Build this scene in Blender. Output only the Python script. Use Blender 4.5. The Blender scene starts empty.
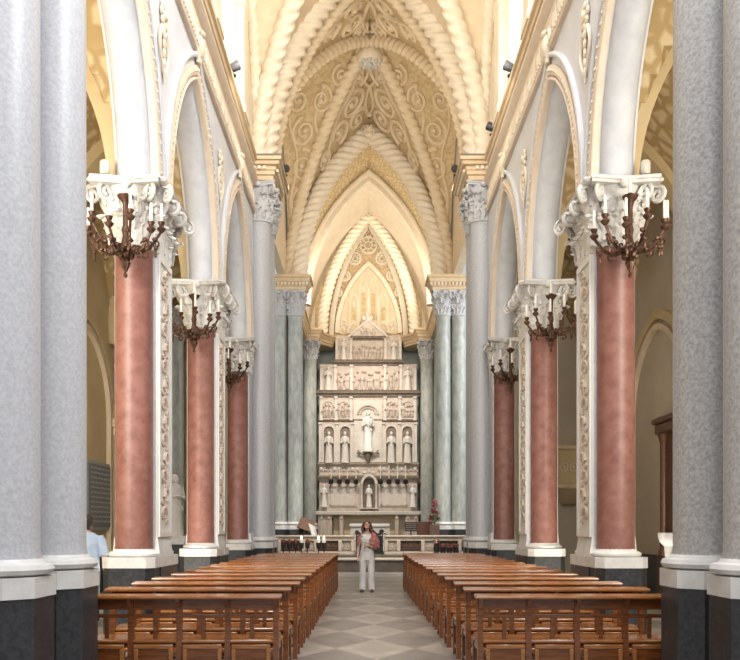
import bpy, bmesh, math, random
from mathutils import Vector, Matrix, noise
PI = math.pi
random.seed(7)
S = bpy.context.scene
COL = S.collection

# ---------------------------------------------------------------- materials
MATS = {}
def mat(name, col, col2=None, scale=8.0, rough=0.6, metal=0.0, bump=0.0, bscale=None, detail=6.0, lo=0.35, hi=0.65,
        emit=None, estr=0.0, spec=0.5, stretch=None, kind='noise', coat=0.0):
    def alb(c):
        return tuple(v * (.80 if max(c) > .5 and not emit else 1) for v in c)
    col = alb(col); col2 = alb(col2) if col2 else None
    m = bpy.data.materials.new(name); m.use_nodes = True
    nt = m.node_tree; N = nt.nodes; L = nt.links
    b = N['Principled BSDF']
    b.inputs['Roughness'].default_value = rough
    b.inputs['Metallic'].default_value = metal
    b.inputs['Specular IOR Level'].default_value = spec
    if coat: b.inputs['Coat Weight'].default_value = coat; b.inputs['Coat Roughness'].default_value = 0.15
    b.inputs['Base Color'].default_value = (*col, 1)
    if emit:
        b.inputs['Emission Color'].default_value = (*emit, 1); b.inputs['Emission Strength'].default_value = estr
    tc = N.new('ShaderNodeTexCoord'); src = tc.outputs['Object']
    if stretch:
        mp = N.new('ShaderNodeMapping'); mp.inputs['Scale'].default_value = stretch
        L.new(src, mp.inputs['Vector']); src = mp.outputs['Vector']
    if col2:
        if kind == 'voronoi':
            t = N.new('ShaderNodeTexVoronoi'); t.feature = 'DISTANCE_TO_EDGE'; t.inputs['Scale'].default_value = scale
            out = t.outputs['Distance']
        elif kind == 'smooth':
            t = N.new('ShaderNodeTexVoronoi'); t.feature = 'SMOOTH_F1'; t.inputs['Scale'].default_value = scale
            out = t.outputs['Distance']
        else:
            t = N.new('ShaderNodeTexNoise'); t.inputs['Scale'].default_value = scale; t.inputs['Detail'].default_value = detail
            t.inputs['Roughness'].default_value = 0.65
            out = t.outputs['Fac']
        L.new(src, t.inputs['Vector'])
        r = N.new('ShaderNodeValToRGB')
        r.color_ramp.elements[0].position = lo; r.color_ramp.elements[0].color = (*col, 1)
        r.color_ramp.elements[1].position = hi; r.color_ramp.elements[1].color = (*col2, 1)
        L.new(out, r.inputs['Fac']); L.new(r.outputs['Color'], b.inputs['Base Color'])
        if bump and bscale is None:
            bp = N.new('ShaderNodeBump'); bp.inputs['Strength'].default_value = bump; bp.inputs['Distance'].default_value = 0.05
            L.new(out, bp.inputs['Height']); L.new(bp.outputs['Normal'], b.inputs['Normal'])
    if bump and bscale:
        t2 = N.new('ShaderNodeTexNoise'); t2.inputs['Scale'].default_value = bscale; t2.inputs['Detail'].default_value = 3
        L.new(src, t2.inputs['Vector'])
        bp = N.new('ShaderNodeBump'); bp.inputs['Strength'].default_value = bump; bp.inputs['Distance'].default_value = 0.03
        L.new(t2.outputs['Fac'], bp.inputs['Height']); L.new(bp.outputs['Normal'], b.inputs['Normal'])
    MATS[name] = m
    return m

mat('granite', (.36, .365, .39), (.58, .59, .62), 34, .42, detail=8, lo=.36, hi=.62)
mat('granite_shaded', (.25, .247, .25), (.42, .415, .41), 34, .42, detail=8, lo=.36, hi=.62)  # darker granite copy: weaker light on the right foreground columns put into colour
mat('green_granite', (.225, .245, .23), (.40, .415, .39), 7, .4, detail=8, lo=.32, hi=.68, stretch=(1, 1, .35))
mat('dark_plinth', (.014, .015, .018), (.040, .042, .047), 22, .38, detail=8)
mat('white_marble', (.66, .65, .63), (.80, .80, .79), 5, .4, detail=8)
mat('pink_marble', (.155, .055, .041), (.275, .130, .108), 5, .45, detail=10, lo=.3, hi=.72)
mat('plaster_white', (.66, .665, .69), (.74, .74, .76), 1.2, .8)
mat('plaster_grey', (.55, .555, .57), (.66, .66, .67), 8, .7)
mat('roll_white', (.56, .58, .63), (.68, .70, .74), 3, .6)
mat('cream', (.72, .575, .39), (.80, .665, .48), 3, .7, bump=.15, bscale=14)
mat('cream_light', (.80, .69, .53), (.88, .79, .65), 3, .7, bump=.2, bscale=18)
mat('ochre_relief', (.44, .315, .165), (.68, .535, .33), 7, .8, bump=.5, detail=3, lo=.38, hi=.6)
mat('lattice_relief', (.55, .40, .20), (.82, .70, .48), 6.5, .8, bump=.6, kind='voronoi', lo=.10, hi=.24)
mat('aisle_relief', (.36, .25, .11), (.66, .52, .31), 3.2, .8, bump=.8, kind='voronoi', lo=.08, hi=.22)
mat('tan', (.66, .49, .30), (.74, .58, .39), 4, .7, bump=.1, bscale=20)
mat('tan_pale', (.76, .63, .49), (.82, .70, .57), 5, .7)
mat('aisle_yellow', (.60, .46, .25), (.68, .54, .32), 1.0, .8)
mat('aisle_beige', (.55, .47, .36), (.62, .54, .42), 1.0, .8)
mat('teal_wall', (.24, .275, .265), (.33, .36, .34), 2.0, .7)
mat('capital_white', (.50, .48, .45), (.76, .74, .71), 16, .7, bump=.35, bscale=30)
mat('capital_grey', (.42, .42, .44), (.60, .60, .61), 16, .7, bump=.35, bscale=30)
mat('relief_panel', (.72, .70, .67), (.78, .77, .74), 4, .7)
mat('relief_carving', (.60, .48, .38), (.74, .65, .56), 14, .7)
mat('altar_marble', (.44, .36, .30), (.70, .61, .53), 6, .6, detail=9, bump=.2, bscale=26)
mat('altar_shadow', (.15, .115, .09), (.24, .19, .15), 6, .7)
mat('altar_white', (.66, .60, .53), (.76, .71, .64), 6, .5)
mat('altar_tan', (.44, .35, .24), (.60, .50, .37), 9, .6, bump=.3, bscale=20)
mat('statue_marble', (.72, .67, .61), (.82, .78, .72), 9, .55)
mat('statue_bright', (.86, .84, .80), (.92, .90, .88), 9, .5)
mat('bronze', (.055, .026, .017), (.13, .07, .042), 16, .42, metal=.55, detail=4)
mat('candle', (.86, .82, .74), rough=.5)
mat('wood', (.105, .032, .009), (.20, .066, .018), 5, .27, stretch=(1.2, 9, 9), detail=7, coat=.25)
mat('wood_top', (.225, .080, .022), (.37, .15, .047), 5, .24, stretch=(1.2, 9, 9), detail=7, coat=.4)
mat('wood_dark', (.07, .028, .014), (.13, .055, .028), 5, .35, stretch=(1, 1, 8))
mat('iron', (.02, .019, .02), (.04, .036, .034), 20, .45, metal=.6)
mat('lamp_black', (.025, .025, .03), (.04, .04, .045), 20, .5)
mat('skin', (.58, .36, .27), (.66, .43, .33), 8, .55)
mat('hair_red', (.07, .022, .012), (.15, .05, .028), 30, .5, stretch=(1, 1, .2))
mat('hair_dark', (.018, .014, .012), (.04, .03, .025), 30, .5)
mat('trouser_white', (.74, .70, .71), (.82, .79, .79), 12, .8, bump=.2, bscale=20)
mat('top_white', (.74, .72, .70), (.80, .78, .76), 20, .8)
mat('print_grey', (.20, .22, .24), (.38, .38, .38), 40, .8)
mat('jacket_rose', (.27, .060, .052), (.45, .22, .20), 17, .8, bump=.3, bscale=20)
mat('shirt_blue', (.42, .56, .78), (.52, .66, .86), 10, .8, bump=.2, bscale=18)
mat('trouser_dark', (.05, .055, .07), (.08, .085, .1), 12, .8)
mat('shoe', (.05, .03, .03), (.09, .06, .05), 10, .5)
mat('eye', (.03, .02, .02), rough=.3)
mat('lip', (.45, .14, .12), rough=.5)
mat('slab_grey', (.13, .13, .135), (.19, .19, .195), 9, .5)
mat('slab_text', (.30, .30, .31), (.36, .36, .37), 12, .6)
mat('flower_red', (.12, .02, .02), (.22, .06, .055), 25, .6)
mat('leaf_green', (.05, .10, .04), (.10, .18, .07), 20, .6)
mat('cloth_white', (.80, .78, .74), (.86, .84, .80), 9, .8)
mat('wax_red', (.10, .02, .015), (.16, .04, .03), 12, .4)
mat('candle_flame', (1, .9, .7), emit=(1, .82, .55), estr=6)
mat('step_stone', (.40, .35, .28), (.52, .46, .38), 4, .5)
mat('riser_dark', (.055, .042, .03), (.09, .07, .052), 4, .6)
mat('balustrade_stone', (.36, .30, .235), (.47, .40, .32), 7, .5)
mat('openwork', (.065, .032, .02), (.12, .065, .04), 14, .5)
mat('window_glass', (.95, .90, .72), emit=(1, .93, .74), estr=2.2)
mat('pipe_dark', (.10, .085, .07), (.14, .12, .10), 8, .5)

def floor_material():
    m = bpy.data.materials.new('floor_marble'); m.use_nodes = True
    nt = m.node_tree; N = nt.nodes; L = nt.links; b = N['Principled BSDF']
    tc = N.new('ShaderNodeTexCoord')
    def math_(op, a, c=None):
        n = N.new('ShaderNodeMath'); n.operation = op
        for i, v in enumerate((a, c)):
            if v is None: continue
            if isinstance(v, (int, float)): n.inputs[i].default_value = v
            else: L.new(v, n.inputs[i])
        return n.outputs[0]
    sp = N.new('ShaderNodeSeparateXYZ'); L.new(tc.outputs['Object'], sp.inputs[0])
    x = math_('DIVIDE', sp.outputs['X'], .98); y = math_('DIVIDE', sp.outputs['Y'], 1.70)
    u = math_('FLOOR', math_('ADD', math_('ADD', x, y), .5)); v = math_('FLOOR', math_('ADD', math_('SUBTRACT', x, y), .5))
    par = math_('FLOORED_MODULO', math_('ADD', u, v), 2.0)
    # a finer zigzag line between the big diamonds
    u2 = math_('FRACT', math_('ADD', math_('ADD', x, y), .5)); v2 = math_('FRACT', math_('ADD', math_('SUBTRACT', x, y), .5))
    e = math_('MINIMUM', math_('MINIMUM', u2, math_('SUBTRACT', 1.0, u2)), math_('MINIMUM', v2, math_('SUBTRACT', 1.0, v2)))
    inner = math_('GREATER_THAN', e, .20)
    nz = N.new('ShaderNodeTexNoise'); nz.inputs['Scale'].default_value = 2.2; nz.inputs['Detail'].default_value = 8
    L.new(tc.outputs['Object'], nz.inputs['Vector'])
    mx = N.new('ShaderNodeMix'); mx.data_type = 'RGBA'
    L.new(par, mx.inputs[0]); mx.inputs[6].default_value = (.325, .295, .26, 1); mx.inputs[7].default_value = (.185, .172, .16, 1)
    mx2 = N.new('ShaderNodeMix'); mx2.data_type = 'RGBA'
    L.new(math_('MULTIPLY', inner, math_('SUBTRACT', 1.0, par)), mx2.inputs[0])
    L.new(mx.outputs[2], mx2.inputs[6]); mx2.inputs[7].default_value = (.285, .26, .235, 1)
    mx3 = N.new('ShaderNodeMix'); mx3.data_type = 'RGBA'; mx3.blend_type = 'OVERLAY'; mx3.inputs[0].default_value = .45
    L.new(mx2.outputs[2], mx3.inputs[6]); L.new(nz.outputs['Fac'], mx3.inputs[7])
    L.new(mx3.outputs[2], b.inputs['Base Color'])
    b.inputs['Roughness'].default_value = .3
    MATS['floor'] = m
floor_material()

# ---------------------------------------------------------------- mesh builder
OFF = {}
class MB:
    def __init__(s): s.v = []; s.f = []
    def add(s, vs, fs):
        o = len(s.v); s.v.extend(Vector(p) for p in vs); s.f.extend([tuple(i + o for i in f) for f in fs]); return s
    def box(s, x0, x1, y0, y1, z0, z1):
        if x0 > x1: x0, x1 = x1, x0
        if y0 > y1: y0, y1 = y1, y0
        vs = [(x, y, z) for z in (z0, z1) for y in (y0, y1) for x in (x0, x1)]
        return s.add(vs, [(0, 2, 3, 1), (4, 5, 7, 6), (0, 1, 5, 4), (2, 6, 7, 3), (0, 4, 6, 2), (1, 3, 7, 5)])
    def bbox(s, x0, x1, y0, y1, z0, z1, b=.01):
        """box with chamfered vertical edges and a chamfered top and bottom"""
        if x0 > x1: x0, x1 = x1, x0
        if y0 > y1: y0, y1 = y1, y0
        def ring(d, z): 
            return [(x0 + d, y0 + b, z), (x0 + b, y0 + d, z), (x1 - b, y0 + d, z), (x1 - d, y0 + b, z),
                    (x1 - d, y1 - b, z), (x1 - b, y1 - d, z), (x0 + b, y1 - d, z), (x0 + d, y1 - b, z)]
        return s.loft([ring(b * .8, z0), ring(0, z0 + b), ring(0, z1 - b), ring(b * .8, z1)])
    def prism(s, poly, z0, z1):
        n = len(poly)
        vs = [(x, y, z0) for x, y in poly] + [(x, y, z1) for x, y in poly]
        return s.add(vs, [tuple(range(n))[::-1], tuple(range(n, 2 * n))] + [(i, (i + 1) % n, n + (i + 1) % n, n + i) for i in range(n)])
    def loft(s, rings, cap=True, close=False):
        n = len(rings[0]); vs = [p for r in rings for p in r]; fs = []
        R = len(rings)
        for a in range(R if close else R - 1):
            b = (a + 1) % R
            for i in range(n):
                j = (i + 1) % n
                fs.append((a * n + i, a * n + j, b * n + j, b * n + i))
        if cap and not close: fs += [tuple(range(n))[::-1], tuple(range((R - 1) * n, R * n))]
        return s.add(vs, fs)
    def lathe(s, prof, c=(0, 0, 0), n=20, rf=None, a0=0.0):
        rings = []
        for r, z in prof:
            ring = []
            for i in range(n):
                t = a0 + 2 * PI * i / n; q = r * (rf(t, z) if rf else 1)
                ring.append((c[0] + q * math.cos(t), c[1] + q * math.sin(t), c[2] + z))
            rings.append(ring)
        return s.loft(rings)
    def tube(s, pts, r, n=8, binormal=None, rf=None, cap=True):
        pts = [Vector(p) for p in pts]; m = len(pts); rings = []
        ln = [0.0]
        for i in range(1, m): ln.append(ln[-1] + (pts[i] - pts[i - 1]).length)
        B = Vector(binormal) if binormal else None; prevN = None
        for i in range(m):
            T = (pts[min(i + 1, m - 1)] - pts[max(i - 1, 0)])
            if T.length < 1e-9: T = Vector((0, 0, 1))
            T.normalize()
            if B: Nn = B.cross(T); bb = B
            else:
                if prevN is None:
                    ref = Vector((0, 0, 1)) if abs(T.z) < .9 else Vector((1, 0, 0))
                    Nn = ref - T * ref.dot(T)
                else:
                    Nn = prevN - T * prevN.dot(T)
                    if Nn.length < 1e-6: Nn = T.orthogonal()
                Nn.normalize(); prevN = Nn; bb = T.cross(Nn)
            Nn.normalize()
            rr = r[i] if isinstance(r, (list, tuple)) else r
            ring = []
            for k in range(n):
                t = 2 * PI * k / n
                q = rr * (rf(ln[i], t) if rf else 1)
                ring.append(pts[i] + Nn * (q * math.cos(t)) + bb * (q * math.sin(t)))
            rings.append(ring)
        return s.loft(rings, cap)
    def ell(s, c, r, n=12, m=8):
        if isinstance(r, (int, float)): r = (r, r, r)
        rings = []
        for a in range(1, m):
            ph = PI * a / m
            rings.append([(c[0] + r[0] * math.sin(ph) * math.cos(2 * PI * k / n), c[1] + r[1] * math.sin(ph) * math.sin(2 * PI * k / n), c[2] - r[2] * math.cos(ph)) for k in range(n)])
        return s.loft(rings)
    def sweep(s, path, B, sec, cap=True):
        """planar path with plane normal B; section (offset along B x T, offset along B)"""
        B = Vector(B); pts = [Vector(p) for p in path]; m = len(pts); rings = []
        for i in range(m):
            T = (pts[min(i + 1, m - 1)] - pts[max(i - 1, 0)]).normalized(); Nn = B.cross(T).normalized()
            rings.append([pts[i] + Nn * a + B * b for a, b in sec])
        return s.loft(rings, cap)
    def mould(s, path, prof):
        """plan path [(x,y)], profile [(out,z)] with mitred corners; out is to the left of the path"""
        m = len(path); rings = []
        for i in range(m):
            p = Vector(path[i])
            d0 = (p - Vector(path[i - 1])).normalized() if i > 0 else None
            d1 = (Vector(path[i + 1]) - p).normalized() if i < m - 1 else None
            d0 = d0 or d1; d1 = d1 or d0
            n0 = Vector((-d0.y, d0.x)); n1 = Vector((-d1.y, d1.x)); n = n0 + n1
            n = n / max(n.dot(n0), .2)
            rings.append([(p.x + n.x * o, p.y + n.y * o, z) for o, z in prof])
        return s.loft(rings)
    def grid(s, fn, us, vs_):
        o = len(s.v); nu = len(us); nv = len(vs_)
        for u in us:
            for v in vs_: s.v.append(Vector(fn(u, v)))
        for i in range(nu - 1):
            for j in range(nv - 1):
                s.f.append((o + i * nv + j, o + i * nv + j + 1, o + (i + 1) * nv + j + 1, o + (i + 1) * nv + j))
        return s
    def xf(s, M, start=0):
        for i in range(start, len(s.v)): s.v[i] = M @ s.v[i]
        return s
    def mesh(s, name, m, off=(0, 0, 0), smooth=True, angle=38, recalc=True):
        me = bpy.data.meshes.new(name); o = Vector(off)
        me.from_pydata([tuple(p - o) for p in s.v], [], s.f)
        if recalc:
            bm = bmesh.new(); bm.from_mesh(me); bmesh.ops.recalc_face_normals(bm, faces=bm.faces); bm.to_mesh(me); bm.free()
        if smooth:
            for p in me.polygons: p.use_smooth = True
            me.set_sharp_from_angle(angle=math.radians(angle))
        me.materials.append(MATS[m]); me.update()
        return me
    def build(s, name, m, parent=None, **k):
        off = OFF.get(parent.name, (0, 0, 0)) if parent else (0, 0, 0)
        o = bpy.data.objects.new(name, s.mesh(name, m, off, **k)); COL.objects.link(o)
        if parent: o.parent = parent
        OFF[o.name] = off
        return o

def tag(o, label=None, cat=None, group=None, kind=None):
    if label: o['label'] = label
    if cat: o['category'] = cat
    if group: o['group'] = group
    if kind: o['kind'] = kind
    return o
def struct(o): o['kind'] = 'structure'; return o
def thing(name, label, cat, loc=(0, 0, 0), group=None, local=False):
    o = bpy.data.objects.new(name, None); o.empty_display_size = .2; COL.objects.link(o); o.location = loc
    OFF[o.name] = (0, 0, 0) if local else tuple(loc)
    return tag(o, label, cat, group)
def copy_tree(o, parent=None):
    c = o.copy(); COL.objects.link(c)
    if parent: c.parent = parent
    for ch in list(o.children): copy_tree(ch, c)
    return c
def octo(cx, cy, h, c):
    return [(cx - h, cy - h + c), (cx - h + c, cy - h), (cx + h - c, cy - h), (cx + h, cy - h + c),
            (cx + h, cy + h - c), (cx + h - c, cy + h), (cx - h + c, cy + h), (cx - h, cy + h - c)]

CAMX = -.118
# ---------------------------------------------------------------- pointed arch helpers
def parch(a, h, n=16):
    """points (t,z) from the springing t=+a,z=0 to the crown t=0,z=h"""
    c = (h * h - a * a) / (2 * a); R = a + c; fm = math.acos(c / R)
    return [(-c + R * math.cos(fm * i / n), R * math.sin(fm * i / n)) for i in range(n + 1)]
def pz(a, h, t):
    c = (h * h - a * a) / (2 * a); R = a + c
    return math.sqrt(max(0, R * R - (abs(t) + c) ** 2))
def full_arch(a, h, n=16):
    P = parch(a, h, n)
    return [(-t, z) for t, z in P] + [(t, z) for t, z in P[::-1]][1:]

# ---------------------------------------------------------------- capital ornaments
def leaf(mb, base, out, w, h, curl):
    """acanthus leaf standing on base, facing out (unit xy), curling over at the tip"""
    o = Vector((out[0], out[1], 0)).normalized(); sd = Vector((-o.y, o.x, 0)); b = Vector(base)
    rows = 7; sta = []
    for i in range(rows):
        q = i / (rows - 1)
        z = h * (q if q < .8 else .8 + .12 * math.sin((q - .8) / .2 * PI))
        z = h * min(q * 1.12, 1.0) - (h * .18 * max(0, q - .8) / .2)
        oo = curl * (q ** 2.4)
        ww = w * (.55 + .5 * math.sin(PI * min(1, q * 1.05)) ** .8) * (1 if q < .95 else .55) * (1 + .14 * (1 if i % 2 else -1))
        sta.append((z, oo, ww))
    front = []; 
    for z, oo, ww in sta:
        front.append([b + o * (oo - .02) - sd * ww + Vector((0, 0, z - .01)), b + o * (oo + .012) - sd * ww * .5 + Vector((0, 0, z)),
                      b + o * (oo + .03) + Vector((0, 0, z + .01)), b + o * (oo + .012) + sd * ww * .5 + Vector((0, 0, z)), b + o * (oo - .02) + sd * ww + Vector((0, 0, z - .01)),
                      b + o * (oo - .045) + Vector((0, 0, z - .02))])
    mb.loft(front)
def volute(mb, c, out, r, tr):
    o = Vector((out[0], out[1], 0)).normalized(); pts = []
    for i in range(22):
        t = i / 21 * 2.3 * 2 * PI / 1.5; q = r * (1 - .8 * i / 21)
        pts.append(Vector(c) + o * (q * math.cos(t - PI / 2)) + Vector((0, 0, q * math.sin(t + PI / 2))))
    mb.tube(pts, tr, 6)
def capital_round(mb, cx, cy, r, z0, z1, nl=8, ab=1.75, arc=None):
    h = z1 - z0
    mb.lathe([(r * 1.0, z0), (r * 1.12, z0 + .02), (r * 1.14, z0 + .05), (r * 1.02, z0 + .07), (r * 1.03, z0 + h * .45), (r * 1.25, z0 + h * .8), (r * 1.42, z0 + h * .9)], (cx, cy, 0), 20)
    def ok(t):
        return arc is None or math.cos(t - arc) > -.25
    for k in range(nl):
        t = 2 * PI * k / nl
        if ok(t): leaf(mb, (cx + r * 1.02 * math.cos(t), cy + r * 1.02 * math.sin(t), z0 + .06), (math.cos(t), math.sin(t)), r * .36, h * .44, r * .42)
        t += PI / nl
        if ok(t): leaf(mb, (cx + r * 1.02 * math.cos(t), cy + r * 1.02 * math.sin(t), z0 + .06), (math.cos(t), math.sin(t)), r * .34, h * .74, r * .55)
    rnd = random.Random(12)
    for row in range(4):
        for k in range(16):
            t = 2 * PI * (k + .5 * (row % 2)) / 16
            if not ok(t): continue
            q = r * (1.10 + .12 * row + rnd.uniform(-.03, .08)); zz = z0 + h * (.16 + .19 * row + rnd.uniform(-.04, .04))
            e = r * rnd.uniform(.08, .15)
            mb.ell((cx + q * math.cos(t), cy + q * math.sin(t), zz), (e, e, e * rnd.uniform(.8, 1.5)), 6, 4)
            if rnd.random() < .6:
                leaf(mb, (cx + q * math.cos(t + .1), cy + q * math.sin(t + .1), zz - h * .06), (math.cos(t + .1), math.sin(t + .1)), r * .15, h * .2, r * .3)
    for k in range(4):
        t = PI / 4 + k * PI / 2
        if not ok(t): continue
        d = (math.cos(t), math.sin(t)); q = r * 1.62
        volute(mb, (cx + d[0] * q, cy + d[1] * q, z0 + h * .80), d, h * .14, h * .035)
        mb.tube([(cx + d[0] * r, cy + d[1] * r, z0 + h * .45), (cx + d[0] * r * 1.25, cy + d[1] * r * 1.25, z0 + h * .74), (cx + d[0] * q, cy + d[1] * q, z0 + h * .92)], [h * .05, h * .045, h * .035], 6)
    for k in range(4):
        t = k * PI / 2
        if ok(t): mb.ell((cx + math.cos(t) * r * 1.45, cy + math.sin(t) * r * 1.45, z0 + h * .90), (.07 * r / .25, .07 * r / .25, .06 * r / .25), 8, 6)
    # concave abacus
    pts = []
    H = r * ab
    for k in range(4):
        a = PI / 4 + k * PI / 2
        for j in range(6):
            q = j / 6; t = a + q * PI / 2
            base = H / max(abs(math.cos(t)), abs(math.sin(t)))
            pts.append((cx + base * math.cos(t) * (1 - .14 * math.sin(PI * q)), cy + base * math.sin(t) * (1 - .14 * math.sin(PI * q))))
    mb.prism(pts, z1 - h * .10, z1 - h * .05)
    mb.prism([(cx + (x - cx) * 1.05, cy + (y - cy) * 1.05) for x, y in pts], z1 - h * .05, z1)

def grey_column(label, x, y, r, z0, zc, zt, gran, cap, group, plinth_top=1.0, capital=True):
    t = thing('granite_column', label, 'column', (x, y, z0), group)
    p = z0
    hw = r + .05; c = .16
    MB().prism(octo(x, y, hw + .015, c), p, p + .12).prism(octo(x, y, hw, c), p + .12, p + plinth_top).build('plinth', 'dark_plinth', t)
    b = MB(); q = p + plinth_top
    b.prism(octo(x, y, hw + .01, c), q, q + .15)
    b.lathe([(hw - .02, q + .15), (hw + .035, q + .17), (hw + .05, q + .20), (hw + .035, q + .235), (hw - .02, q + .25), (r + .02, q + .27), (r, q + .29)], (x, y, 0), 32)
    b.build('base', 'white_marble', t)
    MB().lathe([(r + .015, q + .27), (r, q + .34), (r, p + (zc - p) * .4), (r * .985, p + (zc - p) * .8), (r * .96, zc - .08), (r * .99, zc - .06), (r * 1.04, zc - .03), (r, zc)], (x, y, 0), 40).build('shaft', gran, t)
    if capital:
        m = MB(); capital_round(m, x, y, r * .96, zc, zt, 8, 1.45); m.build('capital', cap, t)
    return t

# ---------------------------------------------------------------- floor
MB().box(-7.2, 7.2, -2, 46, -.12, 0).build('floor', 'floor', smooth=False)
struct(bpy.data.objects['floor'])

# ---------------------------------------------------------------- nave arcade
SIDE = {-1: 'left', 1: 'right'}
XW = 2.93; XA = 3.45; XC = 3.2
ARCH = [(7.3, 10.9), (11.7, 15.3), (16.1, 19.7)]
ZS, RISE, ZT = 6.02, 2.85, 10.15
def arcade_wall(s):
    mb = MB(); cols = []  # (y, zlow)
    cols.append((5.2, ZS)); cols.append((7.3, ZS))
    for ya, yb in ARCH:
        a = (yb - ya) / 2; c = (ya + yb) / 2
        for t, z in full_arch(a, RISE, 16): cols.append((c + t, ZS + z))
    cols.append((22.0, ZS))
    n = len(cols); vs = []
    for y, z in cols:
        vs += [(s * XW, y, z), (s * XW, y, ZT), (s * XA, y, z), (s * XA, y, ZT + 4)]
    fs = []
    for i in range(n - 1):
        a = 4 * i; b = a + 4
        if abs(cols[i][0] - cols[i + 1][0]) < 1e-6: continue
        fs += [(a, b, b + 1, a + 1), (a + 2, a + 3, b + 3, b + 2), (a, a + 2, b + 2, b)]
    mb.add(vs, fs)
    o = mb.build('wall_' + SIDE[s], 'plaster_white'); struct(o)
    return o
for s in (-1, 1): arcade_wall(s)

WHICH = ['nearest', 'middle', 'farthest']
for s in (-1, 1):
    for k, (ya, yb) in enumerate(ARCH):
        a = (yb - ya) / 2; c = (ya + yb) / 2
        t = thing('arcade_arch', '%s pointed arch of the %s arcade with grey-white roll and tan beaded moulding' % (WHICH[k], SIDE[s]), 'arch', (s * XC, c, ZS), SIDE[s] + ' nave arcade arches')
        P = full_arch(a, RISE, 22)
        path = [(s * XC, c + q, ZS + z) for q, z in P]
        MB().tube(path, .215, 16, binormal=(1, 0, 0)).build('soffit_roll', 'roll_white', t)
        def off(d):
            Q = full_arch(a + d, RISE + d * 1.25, 22)
            return [(s * XW, c + q, ZS + z) for q, z in Q]
        sec = [(-.075, -.04), (-.075, .045), (-.03, .06), (.03, .06), (.075, .045), (.075, -.04)]
        sec = [(u, v * -s) for u, v in sec]
        MB().sweep(off(.13), (1, 0, 0), sec).build('moulding', 'tan_pale', t)
        # beads on the moulding
        m = MB(); last = None
        Q = full_arch(a + .13, RISE + .16, 90)
        for q, z in Q:
            if last and math.hypot(q - last[0], z - last[1]) < .095: continue
            last = (q, z); m.ell((s * (XW - .06), c + q, ZS + z), (.022, .028, .028), 6, 4)
        m.build('beading', 'cream_light', t)
        sec = [(u * .55, v * 1.2) for u, v in sec]
        MB().sweep(off(.33), (1, 0, 0), sec).build('hood_moulding', 'plaster_white', t)
        # inner reveal band
        sec2 = [(u * .6, v * .8) for u, v in sec]
        MB().sweep(off(.02), (1, 0, 0), sec2).build('reveal_moulding', 'tan_pale', t)
    # spandrel ornaments
    for k, yc in enumerate((11.3, 15.7)):
        t = thing('spandrel_ornament', '%s carved floral ornament on the %s arcade wall above the %s pink pier' % (('nearer', 'farther')[k], SIDE[s], ('first', 'second')[k]), 'ornament', (s * XW, yc, 8.5))
        m = MB(); x = s * (XW - .03)
        for i in range(8):
            an = 2 * PI * i / 8
            m.ell((x, yc + .14 * math.cos(an), 8.55 + .14 * math.sin(an)), (.03, .06, .06), 8, 6)
        m.ell((x, yc, 8.55), (.06, .08, .08), 10, 8); m.build('rosette', 'cream_light', t)
        m = MB()
        for sg in (-1, 1):
            pts = [(x, yc + sg * (.12 + .12 * math.sin(i / 12 * PI * 1.5)), 8.35 - .06 * i) for i in range(13)]
            m.tube(pts, [.035 - .002 * i for i in range(13)], 6)
        for i in range(5): m.ell((x, yc, 8.3 - .13 * i), (.03, .07 - .009 * i, .07), 8, 6)
        m.build('pendant_foliage', 'cream_light', t)

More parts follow.
